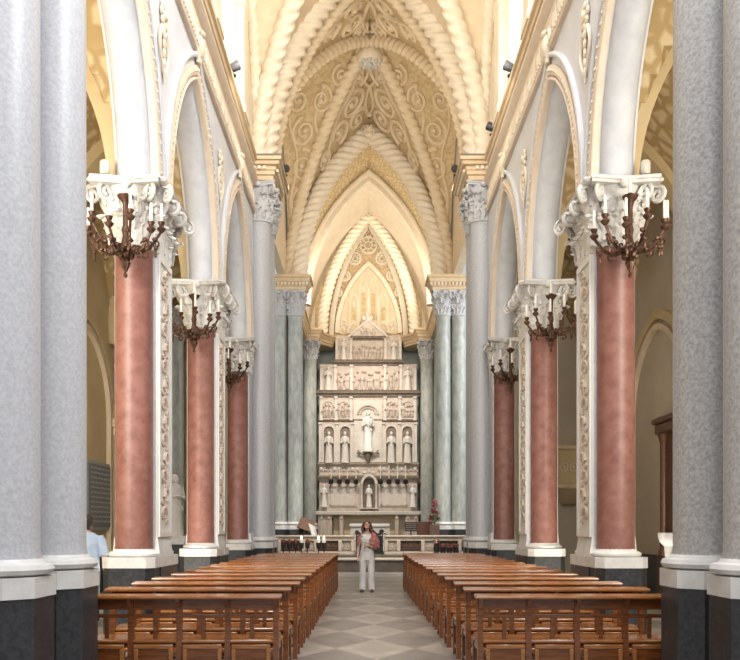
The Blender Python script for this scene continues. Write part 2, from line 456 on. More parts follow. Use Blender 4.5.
# nave entablature
CPROF = [(-.1, 10.1), (.05, 10.1), (.05, 10.2), (.09, 10.22), (.09, 10.3), (.12, 10.33), (.12, 10.40), (.20, 10.43), (.22, 10.50), (.27, 10.52), (.27, 10.60), (-.1, 10.60)]
def nave_path(s, y0=5.0):
    p = [(-3.05, y0), (-3.05, 20.3), (-2.46, 20.3), (-2.46, 21.85), (-3.05, 21.85), (-3.05, 22.2)]
    if s > 0: p = [(-x, y) for x, y in p]
    return p
def mirrored(prof, s): return [(o * (-1 if s < 0 else 1), z) for o, z in prof]
for s in (-1, 1):
    pth = nave_path(s)
    o = MB().mould(pth, mirrored(CPROF, s)).build('trim_%d' % (1 if s < 0 else 2), 'tan'); struct(o)
    up = [(.09, 10.305), (.105, 10.305), (.105, 10.395), (.09, 10.395)]
    # block under: solid entablature body on the crossing columns
    MB().box(s * 2.5, s * 3.4, 20.34, 21.8, 10.1, 10.6).build('entablature_block', 'cream', o, smooth=False)
    m = MB()
    for i in range(len(pth) - 1):
        a = Vector(pth[i]); b = Vector(pth[i + 1]); d = b - a; L = d.length
        if L < .3: continue
        d.normalize(); n = Vector((-d.y, d.x)) * (1 if s > 0 else -1)
        if i == 0: a = a + d * 4; L -= 4
        q = .06
        while q < L - .05:
            p = a + d * q; w = .035
            c1 = p + n * .10; c2 = p + n * .175
            m.prism([tuple(c1 - d * w), tuple(c2 - d * w), tuple(c2 + d * w), tuple(c1 + d * w)], 10.325, 10.40); q += .125
    m.build('dentil_course', 'cream_light', o, smooth=False)
    pipe = [(-.02, 10.6), (.255, 10.6), (.255, 10.655), (.235, 10.665), (-.02, 10.665)]
    MB().mould(pth, mirrored(pipe, s)).build('cornice_capping', 'pipe_dark', o)
    # frieze with lower bead
    fr = MB().mould([(s * 3.0, 5.0), (s * 3.0, 20.28)], mirrored([(0, 9.3), (.14, 9.3), (.16, 9.34), (.16, 9.40), (.10, 9.44), (.09, 9.7), (.10, 9.95), (.17, 10.0), (.22, 10.06), (.22, 10.1), (0, 10.1)], s)).build('frieze', 'tan_pale', o)
    m = MB(); q = 9.0
    while q < 20.2:
        m.ell((s * (3.0 - .165), q, 9.37), (.02, .04, .028), 6, 4); q += .12
    q = 9.2
    while q < 20.1:
        m.ell((s * (3.0 - .10), q, 9.68), (.03, .10, .13), 8, 6); m.ell((s * (3.0 - .10), q + .2, 9.68), (.03, .04, .16), 6, 6); q += .4
    m.build('bead_course', 'cream_light', o)
    # hanging cartouche between arches on the frieze
    for k, yc in enumerate((13.5, 17.9)):
        m = MB(); x = s * (XW - .06)
        m.ell((x, yc, 9.42), (.10, .15, .20), 10, 8)
        for sg in (-1, 1):
            m.tube([(x, yc + sg * (.12 + .09 * math.sin(i / 8 * 5)), 9.62 - .06 * i) for i in range(9)], .04, 6)
        m.ell((x - s * .05, yc, 9.62), (.06, .10, .06), 8, 6)
        o2 = m.build('cartouche', 'cream_light'); tag(o2, '%s carved cartouche at the crown of the %s arch in the %s arcade' % (('nearer', 'farther')[k], WHICH[k + 1], SIDE[s]), 'ornament')

# ---------------------------------------------------------------- pink piers
def pink_pier(s, k, y0):
    x = s * XC; solo = (k == 2); y1 = y0 + (.8 if not solo else .45)
    names = ['nearest', 'second', 'farthest']
    extra = ['with a bold leaf capital', 'with a white leaf capital', 'set against the grey crossing columns'][k]
    t = thing('pink_pier', '%s pink marble pier of the %s arcade %s' % (names[k], SIDE[s], extra), 'pier', (x, y0, 0), SIDE[s] + ' pink piers')
    r = .245
    ys = [y0] if solo else [y0, y1]
    m = MB()
    for y in ys: m.prism(octo(x, y, .335, .10), 0, .98)
    m.box(s * 2.845, s * 3.52, y0 + .02, y1 - .02 if not solo else y1 + .05, 0, .98); m.build('plinth', 'dark_plinth', t, smooth=False)
    m = MB()
    for y in ys:
        m.prism(octo(x, y, .345, .10), .98, 1.12)
        m.lathe([(.30, 1.12), (.325, 1.135), (.33, 1.16), (.31, 1.185), (.275, 1.195), (.26, 1.21), (.25, 1.23)], (x, y, 0), 28)
    m.box(s * 2.86, s * 3.5, y0 + .03, y1 - .03 if not solo else y1, .98, 1.10)
    m.loft([[(s * 2.86, y0 + .03, 1.1), (s * 2.86, y1 - .03, 1.1), (s * 3.5, y1 - .03, 1.1), (s * 3.5, y0 + .03, 1.1)],
            [(s * 2.90, y0 + .05, 1.38), (s * 2.90, y1 - .05, 1.38), (s * 3.48, y1 - .05, 1.38), (s * 3.48, y0 + .05, 1.38)]])
    m.build('base', 'white_marble', t)
    c0 = 5.16; ct = ZS
    MB().box(s * XW, s * 3.47, y0 + .04, y1 - .04 if not solo else y1 + .1, 1.1, ct).build('core', 'plaster_grey', t, smooth=False)
    m = MB()
    for y in ys:
        m.lathe([(r + .01, 1.21), (r, 1.28), (r, 3.0), (r * .985, c0 - .06), (r * 1.03, c0 - .04), (r * 1.03, c0)], (x, y, 0), 36)
    m.build('shaft', 'pink_marble', t)
    if not solo:
        pm = MB().box(s * (XW - .035), s * (XW + .02), y0 + .06, y1 - .06, 1.38, c0)
        pan = pm.build('pilaster', 'relief_panel', t, smooth=False)
        fm = MB()
        for (a, b_, z0, z1) in ((y0 + .06, y0 + .11, 1.38, c0), (y1 - .11, y1 - .06, 1.38, c0), (y0 + .11, y1 - .11, 1.38, 1.45), (y0 + .11, y1 - .11, c0 - .08, c0)):
            fm.box(s * (XW - .06), s * (XW - .03), a, b_, z0, z1)
        fm.build('pilaster_frame', 'relief_panel', pan, smooth=False)
        rm = MB(); xs = s * (XW - .045); yc = (y0 + y1) / 2; rnd = random.Random(5)
        z = 1.55; i = 0
        while z < c0 - .25:
            sg = 1 if i % 2 else -1
            pts = []
            for j in range(14):
                q = j / 13; an = q * 4.6
                rr = .15 * (1 - .7 * q)
                pts.append((xs, yc + sg * (.08 - rr * math.cos(an)), z + .12 + rr * math.sin(an)))
            rm.tube(pts, [.03 - .0012 * j for j in range(14)], 6)
            for j in range(3):
                rm.ell((xs, yc + sg * (.02 + .06 * j) - sg * .08, z + .03 + .07 * j), (.02, .045, .03), 6, 5)
            rm.ell((xs, yc - sg * .13, z + .05), (.02, .06, .04), 6, 5)
            z += .25; i += 1
        rm.build('relief_scrolls', 'relief_carving', pan)
    # capital
    m = MB()
    if solo:
        capital_round(m, x, y0 + .05, r, c0 + .05, ct - .02, 8, 1.75)
        m.box(s * 2.88, s * 3.5, y0 + .1, y1 + .1, c0 + .35, ct)
        for q in range(3): leaf(m, (s * XW, y0 + .15 + .14 * q, c0 + .1), (-s, 0), .09, .75, .16)
    else:
        for y, ar in ((y0, -PI / 2), (y1, PI / 2)): capital_round(m, x, y, r, c0, ct, 10, 1.75, arc=ar)
        yc = (y0 + y1) / 2
        m.loft([[(s * 2.93, y0 + .02, c0), (s * 2.93, y1 - .02, c0), (s * 3.48, y1 - .02, c0), (s * 3.48, y0 + .02, c0)],
                [(s * 2.88, y0 - .02, c0 + .55), (s * 2.88, y1 + .02, c0 + .55), (s * 3.54, y1 + .02, c0 + .55), (s * 3.54, y0 - .02, c0 + .55)],
                [(s * 2.76, y0 - .16, ct - .05), (s * 2.76, y1 + .16, ct - .05), (s * 3.66, y1 + .16, ct - .05), (s * 3.66, y0 - .16, ct - .05)]])
        for q in range(4):
            yy = y0 + .1 + .6 * q / 3
            leaf(m, (s * 2.91, yy, c0 + .02), (-s, 0), .10, .40, .13)
            leaf(m, (s * 2.90, yy + .02, c0 + .3), (-s, 0), .11, .50, .22)
            leaf(m, (s * 3.49, yy, c0 + .02), (s, 0), .10, .40, .13); leaf(m, (s * 3.5, yy, c0 + .3), (s, 0), .11, .45, .16)
        for yy, dy in ((y0 - .03, -1), (y1 + .03, 1)):
            for sx, xx in ((-s, s * 2.87), (s, s * 3.53)):
                d = (sx * .707, dy * .707)
                leaf(m, (xx - sx * .02, yy - dy * .02, c0 + .08), d, .10, .42, .18); leaf(m, (xx, yy, c0 + .35), d, .12, .50, .30)
                volute(m, (xx + sx * .16, yy + dy * .16, ct - .17), d, .11, .03)
        rnd = random.Random(8)
        for q in range(60):
            yy = y0 - .1 + 1.0 * rnd.random(); hh = rnd.random(); xx = 2.91 - .12 * max(0, hh - .4)
            e = rnd.uniform(.022, .05); m.ell((s * xx, yy, c0 + .1 + .7 * hh), (e, e, e * 1.3), 6, 4)
            if q % 3 == 0: leaf(m, (s * (xx + .01), yy, c0 + .05 + .6 * hh), (-s, rnd.uniform(-.5, .5)), .05, .2, .10)
        # projecting head leaf on the nave corner
        for yy in (y0 + .2, y0 + .6):
            volute(m, (s * 2.74, yy, ct - .2), (-s, 0), .10, .03)
            m.ell((s * 2.78, yy, c0 + .68), (.09, .10, .08), 8, 6)
        m.bbox(s * 2.68, s * 3.72, y0 - .38, y1 + .38, ct - .06, ct, .03)
    m.build('capital', 'capital_white', t)
    return t
for s in (-1, 1):
    for k, (ya, y0) in enumerate(((0, 10.9), (0, 15.3), (0, 19.7))): pink_pier(s, k, y0)

# ---------------------------------------------------------------- grey columns
for s in (-1, 1):
    g = 'granite' if s < 0 else 'granite_shaded'
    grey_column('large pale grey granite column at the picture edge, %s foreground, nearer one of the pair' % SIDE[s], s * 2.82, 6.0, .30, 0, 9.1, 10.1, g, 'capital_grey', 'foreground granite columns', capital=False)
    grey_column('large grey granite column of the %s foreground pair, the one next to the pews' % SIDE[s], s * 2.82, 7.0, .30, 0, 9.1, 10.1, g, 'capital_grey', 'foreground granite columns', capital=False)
    # pier body behind the two foreground columns
    o = MB().box(s * 2.95, s * 3.45, 5.4, 7.3, 0, 10.1).build('trim_%d' % (3 if s < 0 else 4), 'plaster_grey', smooth=False); struct(o)
    g2 = 'granite'
    grey_column('tall grey granite crossing column with dark grey capital, %s side, front one' % SIDE[s], s * 2.80, 20.68, .30, 0, 9.12, 10.1, g2, 'capital_grey', 'crossing columns')
    grey_column('tall grey granite crossing column, %s side, half hidden behind the front one' % SIDE[s], s * 2.80, 21.5, .30, 0, 9.12, 10.1, g2, 'capital_grey', 'crossing columns')
    o = MB().box(s * 2.98, s * 3.5, 20.35, 22.0, 0, 10.1).build('trim_%d' % (5 if s < 0 else 6), 'plaster_grey', smooth=False); struct(o)
    grey_column('grey-green chancel arch column with leafy capital, %s side, inner one' % SIDE[s], s * 2.70, 29.95, .275, .45, 9.2, 10.1, 'green_granite', 'capital_grey', 'chancel arch columns')
    grey_column('grey-green chancel arch column with leafy capital, %s side, outer one' % SIDE[s], s * 3.28, 29.95, .275, .45, 9.2, 10.1, 'green_granite', 'capital_grey', 'chancel arch columns')
    grey_column('slender grey-green apse column beside the %s edge of the marble altarpiece' % SIDE[s], s * 2.70, 37.75, .30, .45, 9.2, 10.1, 'green_granite', 'capital_grey', 'apse columns')

# ---------------------------------------------------------------- aisles
for s in (-1, 1):
    n = SIDE[s]; mname = 'aisle_yellow' if s < 0 else 'aisle_beige'
    XO = 6.35
    o = MB().box(s * XO, s * (XO + .3), 3, 24.6, 0, 11).build('wall_%s_aisle' % n, mname, smooth=False); struct(o)
    o = MB().box(s * 3.45, s * (XO + .3), 24.6, 24.9, 0, 11).build('wall_%s_aisle_end' % n, mname, smooth=False); struct(o)
    o = MB().box(s * (XO - .04), s * XO, 3, 24.6, 0, .9).build('baseboard_%s' % n, 'dark_plinth', smooth=False); struct(o)
    # ribbed aisle vault: pointed barrel
    c = (XA + XO) / 2; a = (XO - XA) / 2; P = full_arch(a, 2.95, 14); H_ = lambda q: pz(a, 3.0, a * min(1, abs(q)))
    m = MB(); ss = [math.sin((i / 24 - .5) * PI) for i in range(25)]
    for ya, yb in ((2.9, 6.9), (6.9, 11.3), (11.3, 15.7), (15.7, 20.1), (20.1, 24.6)):
        m.grid(lambda p, q: (s * (c + a * p), (ya + yb) / 2 + (yb - ya) / 2 * q, 6.02 + H_(min(abs(p), abs(q)))), ss, ss)
    o = m.build('ceiling_%s_aisle' % n, 'aisle_relief', recalc=False); struct(o)
    for k, y in enumerate((11.3, 15.7, 20.1)):
        sec = [(-.14, -.25), (.1, -.25), (.1, .25), (-.14, .25)]
        pth = [(s * (c + q), y, 5.97 + z) for q, z in P]
        o = MB().sweep(pth, (0, 1, 0), sec).build('aisle_rib', 'aisle_yellow'); tag(o, '%s plain transverse arch across the %s aisle vault' % (['nearest', 'second', 'farthest'][k], n), 'arch', n + ' aisle arches')
    # blind arches on the outer wall
    for k, (ya, yb) in enumerate(((11.9, 15.3), (16.2, 20.0), (20.9, 24.0))):
        cc = (ya + yb) / 2; aa = (yb - ya) / 2
        t = thing('wall_arch', '%s blind arch with double moulding on the %s aisle wall' % (['nearest', 'middle', 'farthest'][k], n), 'arch', (s * XO, cc, 0), n + ' aisle wall arches')
        for d, w, mm, nm in ((0, .10, 'aisle_yellow', 'outer_moulding'), (-.26, .06, 'cream', 'inner_moulding')):
            Q = full_arch(aa + d, 2.1 + d, 16)
            pth = [(s * (XO - .03), cc - aa - d, .9)] + [(s * (XO - .03), cc + q, 4.1 + z) for q, z in Q] + [(s * (XO - .03), cc + aa + d, .9)]
            MB().sweep(pth, (1, 0, 0), [(-w, -.08), (-w, .08), (w, .08), (w, -.08)]).build(nm, mm, t)
        m = MB()
        for yy in (cc - aa, cc + aa): m.bbox(s * (XO - .22), s * XO, yy - .2, yy + .2, 3.95, 4.15, .03).bbox(s * (XO - .16), s * XO, yy - .14, yy + .14, 3.75, 3.95, .03)
        m.build('impost', 'cream', t)
# ---------------------------------------------------------------- vaults
AV, HV, ZV = 2.95, 5.62, 10.6
def Hn(p): return pz(AV, HV, AV * min(1, max(0, p)))
def samples(n):
    return [math.sin((i / n - .5) * PI) for i in range(n + 1)]
def HD(p, q, hv, drop):
    p, q = abs(p), abs(q); a = min(p, q); b = max(p, q)
    return Hn(a) / HV * (hv - drop * b * b)
HC, DC = 6.45, .85
def groin(name, y0, y1, m, nx=40, hv=5.62, drop=0.0):
    yc = (y0 + y1) / 2; b = (y1 - y0) / 2; ss = samples(nx)
    o = MB().grid(lambda p, q: (AV * p, yc + b * q, ZV + HD(p, q, hv, drop)), ss, ss).build(name, m, recalc=False); struct(o)
    return o
groin('ceiling_nave', 14.0, 21.1, 'cream')
groin('ceiling_crossing', 22.0, 30.0, 'ochre_relief', hv=HC, drop=DC)
def barrel(name, y0, y1, a, h, z, m, ny=10):
    P = full_arch(a, h, 24)
    o = MB().grid(lambda u, v: (P[u][0], v, z + P[u][1]), list(range(len(P))), [y0 + (y1 - y0) * i / ny for i in range(ny + 1)]).build(name, m, recalc=False); struct(o)
barrel('ceiling_chancel', 29.8, 33.6, 2.85, 5.6, ZV, 'lattice_relief')
barrel('ceiling_apse', 33.5, 40.0, 2.84, 5.58, ZV, 'cream_light')
barrel('ceiling_crossing_arch', 20.9, 22.2, 3.0, 6.15, ZV, 'cream')

def rope(name, half_paths, r, B, m, label, group=None, pitch=.30, amp=.17, lobes=None, n=40, flat=1.0, parent=None, cat='vault rib'):
    """leaf-striped rib: a fat tube with slanting sawtooth stripes, mirrored about the crown"""
    mb = MB(); lobes = lobes or max(1, round(2 * PI * r / pitch * .75))
    for path, sg in half_paths:
        # resample evenly
        pts = [Vector(p) for p in path]; seg = [0]
        for i in range(1, len(pts)): seg.append(seg[-1] + (pts[i] - pts[i - 1]).length)
        L = seg[-1]; cnt = max(8, int(L / .035)); res = []; j = 0
        for i in range(cnt + 1):
            d = L * i / cnt
            while j < len(seg) - 2 and seg[j + 1] < d: j += 1
            f = (d - seg[j]) / max(1e-9, seg[j + 1] - seg[j]); res.append(pts[j].lerp(pts[j + 1], min(1, f)))
        def rf(sl, th, sg=sg):
            w = (sl / pitch + sg * lobes * th / (2 * PI)) % 1.0
            tri = w / .7 if w < .7 else (1 - w) / .3
            return 1 + amp * (tri - .5)
        mb.tube(res, r, n, binormal=B, rf=rf)
    o = mb.build(name, m, parent, angle=60)
    if label: tag(o, label, cat, group)
    return o
def t_arch_paths(y, a, h, z):
    P = parch(a, h, 30)
    return [([(sg * t, y, z + zz) for t, zz in P], sg) for sg in (-1, 1)]
rope('vault_arch', t_arch_paths(21.35, 2.85, 6.0, ZV), .36, (0, 1, 0), 'cream_light', 'largest leaf-striped pointed arch across the nave, springing from the crossing cornices', pitch=.30, amp=.30)
rope('vault_arch', t_arch_paths(22.0, 2.62, 5.75, ZV), .17, (0, 1, 0), 'cream', 'thin striped rib just behind the largest pointed arch, edging the ornamented vault', pitch=.22, amp=.26)
rope('vault_arch', t_arch_paths(30.0, 2.58, 5.35, ZV), .31, (0, 1, 0), 'cream_light', 'leaf-striped pointed chancel arch above the grey-green column pairs', pitch=.28, amp=.30)
def smooth_arch(y, a, h, z, w, dpt, m, label, z_extra=0):
    P = full_arch(a, h, 28)
    pth = [(t, y, z + zz) for t, zz in P]
    o = MB().sweep(pth, (0, 1, 0), [(-w, -dpt), (w * .3, -dpt), (w, -dpt * .5), (w, dpt * .5), (w * .3, dpt), (-w, dpt)]).build('vault_arch', m); return tag(o, label, 'vault rib')
smooth_arch(33.5, 2.50, 5.05, ZV, .13, .22, 'cream_light', 'smooth pale pointed arch ring inside the lattice-patterned chancel vault')
rope('vault_arch', t_arch_paths(38.4, 2.15, 5.5, ZV), .24, (0, 1, 0), 'cream_light', 'innermost leaf-striped pointed arch framing the tracery above the altarpiece', pitch=.26, amp=.30)
def diag_paths(y0, y1, hv=5.62, drop=0):
    yc = (y0 + y1) / 2; b = (y1 - y0) / 2; out = []
    for sx in (-1, 1):
        for sy in (-1, 1):
            pts = []
            for i in range(41):
                q = 1 - math.sin(i / 40 * PI / 2); q = max(q, 0)
                pts.append((sx * AV * q, yc + sy * b * q, ZV + HD(q, q, hv, drop) - .06))
            out.append((sx, sy, pts))
    return out
for sx, sy, pts in diag_paths(22.0, 30.0, HC, DC):
    B = Vector((pts[0][1] - pts[-1][1], -(pts[0][0] - pts[-1][0]), 0)).normalized()
    rope('vault_rib', [(pts, sx)], .20, B, 'cream', '%s %s diagonal striped rib of the ornamented crossing vault' % ('left' if sx < 0 else 'right', 'front' if sy < 0 else 'rear'), 'crossing vault ribs', pitch=.28, amp=.30)
for sx, sy, pts in diag_paths(14.0, 21.1):
    if sy < 0: continue
    B = Vector((pts[0][1] - pts[-1][1], -(pts[0][0] - pts[-1][0]), 0)).normalized()
    rope('vault_rib', [(pts, sx)], .22, B, 'cream_light', '%s diagonal striped rib of the nave vault rising from the crossing cornice' % ('left' if sx < 0 else 'right'), 'nave vault ribs', pitch=.30, amp=.26)
# wall ribs along the clerestory
for s in (-1, 1):
    P = parch(3.55, HV - .3, 30)
    pts = [(s * 2.9, 17.55 + t, ZV + z) for t, z in P]
    rope('vault_rib', [(pts, s)], .15, (1, 0, 0), 'cream_light', 'slim striped wall rib beside the %s clerestory window' % SIDE[s], 'nave wall ribs', pitch=.24, amp=.22)
# clerestory walls with lancet window
k = 0
for s in (-1, 1):
    xw = 3.0
    o = MB().box(s * xw, s * (xw + .3), 5, 22.0, 10.6, 16.5).build('wall_%s_clerestory' % SIDE[s], 'cream_light', smooth=False); struct(o)
    for y0 in (16.6,):
        k += 1
        Q = full_arch(.75, 1.5, 10)
        poly = [(y0 - .75, 11.0)] + [(y0 + q, 13.8 + z) for q, z in Q] + [(y0 + .75, 11.0)]
        m = MB(); nn = len(poly)
        m.add([(s * (xw - .02), y, z) for y, z in poly] + [(s * (xw - .005), y, z) for y, z in poly], [tuple(range(nn)), tuple(range(nn, 2 * nn))] + [(i, (i + 1) % nn, nn + (i + 1) % nn, nn + i) for i in range(nn)])
        o = m.build('window_%d' % k, 'window_glass', smooth=False); struct(o)
        m = MB(); pth = [(s * (xw - .05), y, z) for y, z in poly]
        m.sweep(pth, (1, 0, 0), [(-.09, -.06), (-.09, .06), (.09, .06), (.09, -.06)])
        m.box(s * (xw - .07), s * (xw - .02), y0 - .03, y0 + .03, 11, 15.2)
        for zz in (11.8, 12.6, 13.4): m.box(s * (xw - .05), s * (xw - .02), y0 - .75, y0 + .75, zz - .02, zz + .02)
        m.build('window_frame', 'cream_light', o)
    # pilasters
    for j, yy in enumerate((18.3, 15.0)):
        m = MB().box(s * 2.80, s * 3.0, yy - .28, yy + .28, 10.62, 13.0).box(s * 2.76, s * 3.0, yy - .34, yy + .34, 13.0, 13.25).box(s * 2.76, s * 3.0, yy - .34, yy + .34, 10.62, 10.8)
        o = m.build('clerestory_pilaster', 'cream_light', smooth=False); tag(o, '%s pale pilaster standing on the %s nave cornice beside the clerestory window' % (('farther', 'nearer')[j], SIDE[s]), 'pilaster')
# boss
t = thing('vault_boss', 'round carved boss where the crossing vault ribs meet', 'boss', (0, 26.35, ZV + 6.1))
BZ = ZV + 6.1
m = MB(); m.lathe([(.1, -.28), (.36, -.26), (.42, -.16), (.42, 0), (.3, .3)], (0, 26.35, BZ), 20); m.build('disc', 'cream_light', t)
m = MB()
for i in range(8):
    a = i * PI / 4; m.ell((.27 * math.cos(a), 26.35 + .27 * math.sin(a), BZ - .28), (.08, .08, .06), 8, 6)
m.ell((0, 26.35, BZ - .30), (.12, .12, .09), 10, 6); m.build('rosette', 'capital_grey', t)
t = thing('vault_boss', 'small carved keystone at the crown of the chancel arch', 'boss', (0, 29.6, ZV + 5.2))
MB().ell((0, 29.55, ZV + 5.2), (.22, .15, .22)).build('disc', 'cream_light', t)
m = MB()
for i in range(6): a = i * PI / 3; m.ell((.14 * math.cos(a), 29.42, ZV + 5.2 + .14 * math.sin(a)), .06, 8, 6)
m.build('rosette', 'cream', t)

# scroll reliefs on the crossing vault webs
def spiral(cx, cy, r, turns, sgn=1, a0=0, tail=None, n=40):
    pts = []
    if tail:
        pass
    for i in range(n):
        q = i / (n - 1); a = a0 + sgn * q * turns * 2 * PI; rr = r * (1 - .88 * q)
        pts.append((cx + rr * math.cos(a), cy + rr * math.sin(a)))
    return pts
CY0, CY1 = 22.0, 30.0; CYC = 26.0; CB = 4.0
PROF = parch(AV, HV, 60); 
_l = [0.0]
for i in range(1, len(PROF)): _l.append(_l[-1] + math.hypot(PROF[i][0] - PROF[i - 1][0], PROF[i][1] - PROF[i - 1][1]))
LTOT = _l[-1]
def prof_at(l):
    l = min(max(l, 0), LTOT - 1e-6)
    for i in range(1, len(_l)):
        if _l[i] >= l:
            f = (l - _l[i - 1]) / (_l[i] - _l[i - 1]); a, b = PROF[i - 1], PROF[i]
            return a[0] + (b[0] - a[0]) * f, a[1] + (b[1] - a[1]) * f
    return PROF[-1]
def rear_web(u, l):    # u sideways arc distance from crown (signed), l = distance toward the rear arch from the boss
    x, z = prof_at(LTOT - abs(u)); x = math.copysign(x, u)
    return Vector((x, CYC + l, ZV + HD(x / AV, l / CB, HC, DC) - .03))
def side_web(s, w, l):  # w = distance from wall towards centre, l = arc height from springing at rear end (signed: rear half)
    q, z = prof_at(abs(l)); 
    return Vector((s * (AV - w), CYC + math.copysign(q / AV * CB, l), ZV + HD(1 - w / AV, q / AV, HC, DC) - .03))
def relief(name, fn, curves, r, m, label):
    mb = MB()
    for c in curves:
        pts = [fn(*p) for p in c]
        mb.tube(pts, [r * (1 - .45 * i / len(pts)) for i in range(len(pts))], 6)
        mb.ell(pts[-1], r * 1.5, 8, 6)
    o = mb.build(name, m); tag(o, label, 'relief')
cs = []
for sg in (-1, 1):
    cs.append(spiral(sg * .42, 1.45, .42, 1.6, sg, PI / 2)); cs.append(spiral(sg * .75, 2.45, .55, 1.8, -sg, -PI / 2))
    cs.append(spiral(sg * 1.45, 3.1, .5, 1.6, sg, PI / 2)); cs.append(spiral(sg * .55, 3.3, .42, 1.6, sg, 0)); cs.append(spiral(sg * 2.3, 3.5, .38, 1.5, sg, PI / 2))
    cs.append([(sg * (.08 + .25 * math.sin(i / 20 * 6)), .7 + 2.8 * i / 20) for i in range(21)])
    cs.append([(sg * (.5 + 1.9 * i / 20), 1.2 + 2.5 * i / 20 + .18 * math.sin(i / 20 * 9)) for i in range(21)])
relief('vault_relief', rear_web, cs, .085, 'cream', 'scrolling leaf relief in the rear web of the crossing vault, below the boss')
cs = []
for sg in (-1, 1):
    cs += [spiral(sg * .42, -.95, .36, 1.6, sg, PI / 2), spiral(sg * .75, -1.75, .46, 1.8, -sg, -PI / 2), spiral(sg * .55, -2.75, .46, 1.7, sg, 0), spiral(sg * 1.5, -2.7, .42, 1.6, sg, PI / 2), spiral(sg * 1.3, -3.5, .36, 1.6, -sg, 0)]
    cs.append([(sg * (.08 + .22 * math.sin(i / 20 * 6)), -.5 - 3.0 * i / 20) for i in range(21)])
relief('vault_relief', rear_web, cs, .085, 'cream', 'scrolling leaf relief in the front web of the crossing vault, above the boss')
for s in (-1, 1):
    cs = []
    for (w, l, r, tn, d) in ((.7, 4.55, .42, 1.8, 1), (.62, 3.6, .48, 1.8, -1), (.5, 2.55, .40, 1.7, 1), (.38, 1.6, .32, 1.6, -1), (1.35, 5.25, .38, 1.7, -1), (2.0, 5.75, .30, 1.6, 1), (.6, 5.45, .35, 1.6, 1)):
        cs.append(spiral(w, l, r, tn, d, PI / 2))
        cs.append(spiral(w, -l, r, tn, d, PI / 2))
    for e in (-1, 1):
        cs.append([(.15 + .12 * math.sin(i / 24 * 12) + .01 * i, e * (.8 + 4.6 * i / 24)) for i in range(25)])
        cs.append([(.85 + .10 * math.sin(i / 24 * 12 + 2) + .02 * i, e * (2.6 + 3.0 * i / 24)) for i in range(25)])
    relief('vault_relief', lambda w, l, s=s: side_web(s, w, l), cs, .07, 'cream', 'scrolling leaf relief in the %s web of the crossing vault' % SIDE[s])

# crossing lunettes and transept walls
for s in (-1, 1):
    o = MB().box(s * 3.02, s * 3.3, 22.0, 30.0, 10.6, 16.6).build('wall_%s_crossing' % SIDE[s], 'cream', smooth=False); struct(o)
    o = MB().box(s * 7.4, s * 7.6, 24.9, 32, 0, 12).build('wall_%s_transept' % SIDE[s], 'aisle_beige', smooth=False); struct(o)
    o = MB().box(s * 3.62, s * 7.6, 30.3, 30.6, 0, 12).build('wall_%s_transept_end' % SIDE[s], 'teal_wall', smooth=False); struct(o)
    o = MB().box(s * 3.0, s * 3.3, 30.3, 40.2, 0, 16.6).build('wall_%s_chancel' % SIDE[s], 'teal_wall', smooth=False); struct(o)
# chancel and apse entablature
CH = [(.0, 10.1), (.04, 10.1), (.04, 10.2), (.08, 10.22), (.08, 10.33), (.14, 10.38), (.18, 10.48), (.24, 10.50), (.24, 10.60), (.0, 10.60)]
kk = 7
for s in (-1, 1):
    p = [(-4.6, 29.6), (-2.32, 29.6), (-2.32, 30.35), (-2.85, 30.35), (-2.85, 37.45), (-2.32, 37.45), (-2.32, 38.15), (-1.75, 39.05), (-1.75, 39.9)]
    if s > 0: p = [(-x, y) for x, y in p]
    o = MB().mould(p, [(q * (-s) * -1, z) for q, z in CH] if s > 0 else [(-q, z) for q, z in CH]).build('trim_%d' % kk, 'tan'); struct(o); kk += 1
    ins = [(-4.6, 29.62), (-2.34, 29.62), (-2.34, 30.33), (-2.87, 30.33), (-2.87, 37.47), (-2.34, 37.47), (-2.34, 38.15), (-1.77, 39.06), (-1.77, 39.9), (-3.3, 39.9), (-3.3, 30.4), (-4.6, 30.4)]
    if s > 0: ins = [(-x, y) for x, y in ins][::-1]
    MB().prism(ins, 10.1, 10.6).build('entablature_body', 'cream', o, smooth=False)
    m = MB()
    q = 2.2
    while q < 4.4: m.box(s * q, s * (q + .07), 29.43, 29.55, 10.24, 10.33); q += .13
    m.build('dentil_course', 'cream_light', o, smooth=False)
    # apse corner wall piers
    pl = [(3.0, 37.95), (2.62, 38.3), (2.47, 38.7), (2.47, 39.95), (3.0, 39.95)]
    o = MB().prism([(s * x, y) for x, y in pl][::s], 0, 10.1).build('wall_%s_apse' % SIDE[s], 'teal_wall', smooth=False); struct(o)
o = MB().box(-3.3, 3.3, 39.95, 40.2, 10.4, 16.6).build('wall_back', 'cream_light', smooth=False); struct(o)
o = MB().box(-3.3, 3.3, 39.95, 40.2, 0, 10.4).build('wall_back_lower', 'teal_wall', smooth=False); struct(o)

# tracery on the apse wall
YB = 39.95
def P2(px, py, d): return Vector(((px - 366) * d / 820 + CAMX, d, 1.5 + (528 - py) * d / 820))
t = thing('apse_tracery', 'carved gothic tracery with rosettes and lancets on the wall above the altarpiece', 'tracery', (0, YB, 10.6))
def flat_arch(a, h, z, w, dpt, n=24, y=YB):
    return MB().sweep([(q, y, z + zz) for q, zz in full_arch(a, h, n)], (0, 1, 0), [(-w, -dpt), (w, -dpt), (w, .02), (-w, .02)])
MB().grid(lambda u, v: (u, YB - .03, v), [-2.6, 2.6], [10.6, 16.4]).build('backing', 'ochre_relief', t)
flat_arch(1.80, 5.5, 10.7, .12, .22).build('outer_arch', 'cream_light', t)
m = MB()
for q, zz in full_arch(1.63, 5.2, 30): m.ell((q, YB - .12, 10.7 + zz), (.06, .1, .06), 8, 6)
m.build('beading', 'cream', t)
flat_arch(1.52, 3.35, 10.95, .10, .26).build('inner_arch', 'cream_light', t)
m = MB(); P = full_arch(1.5, 3.3, 20)
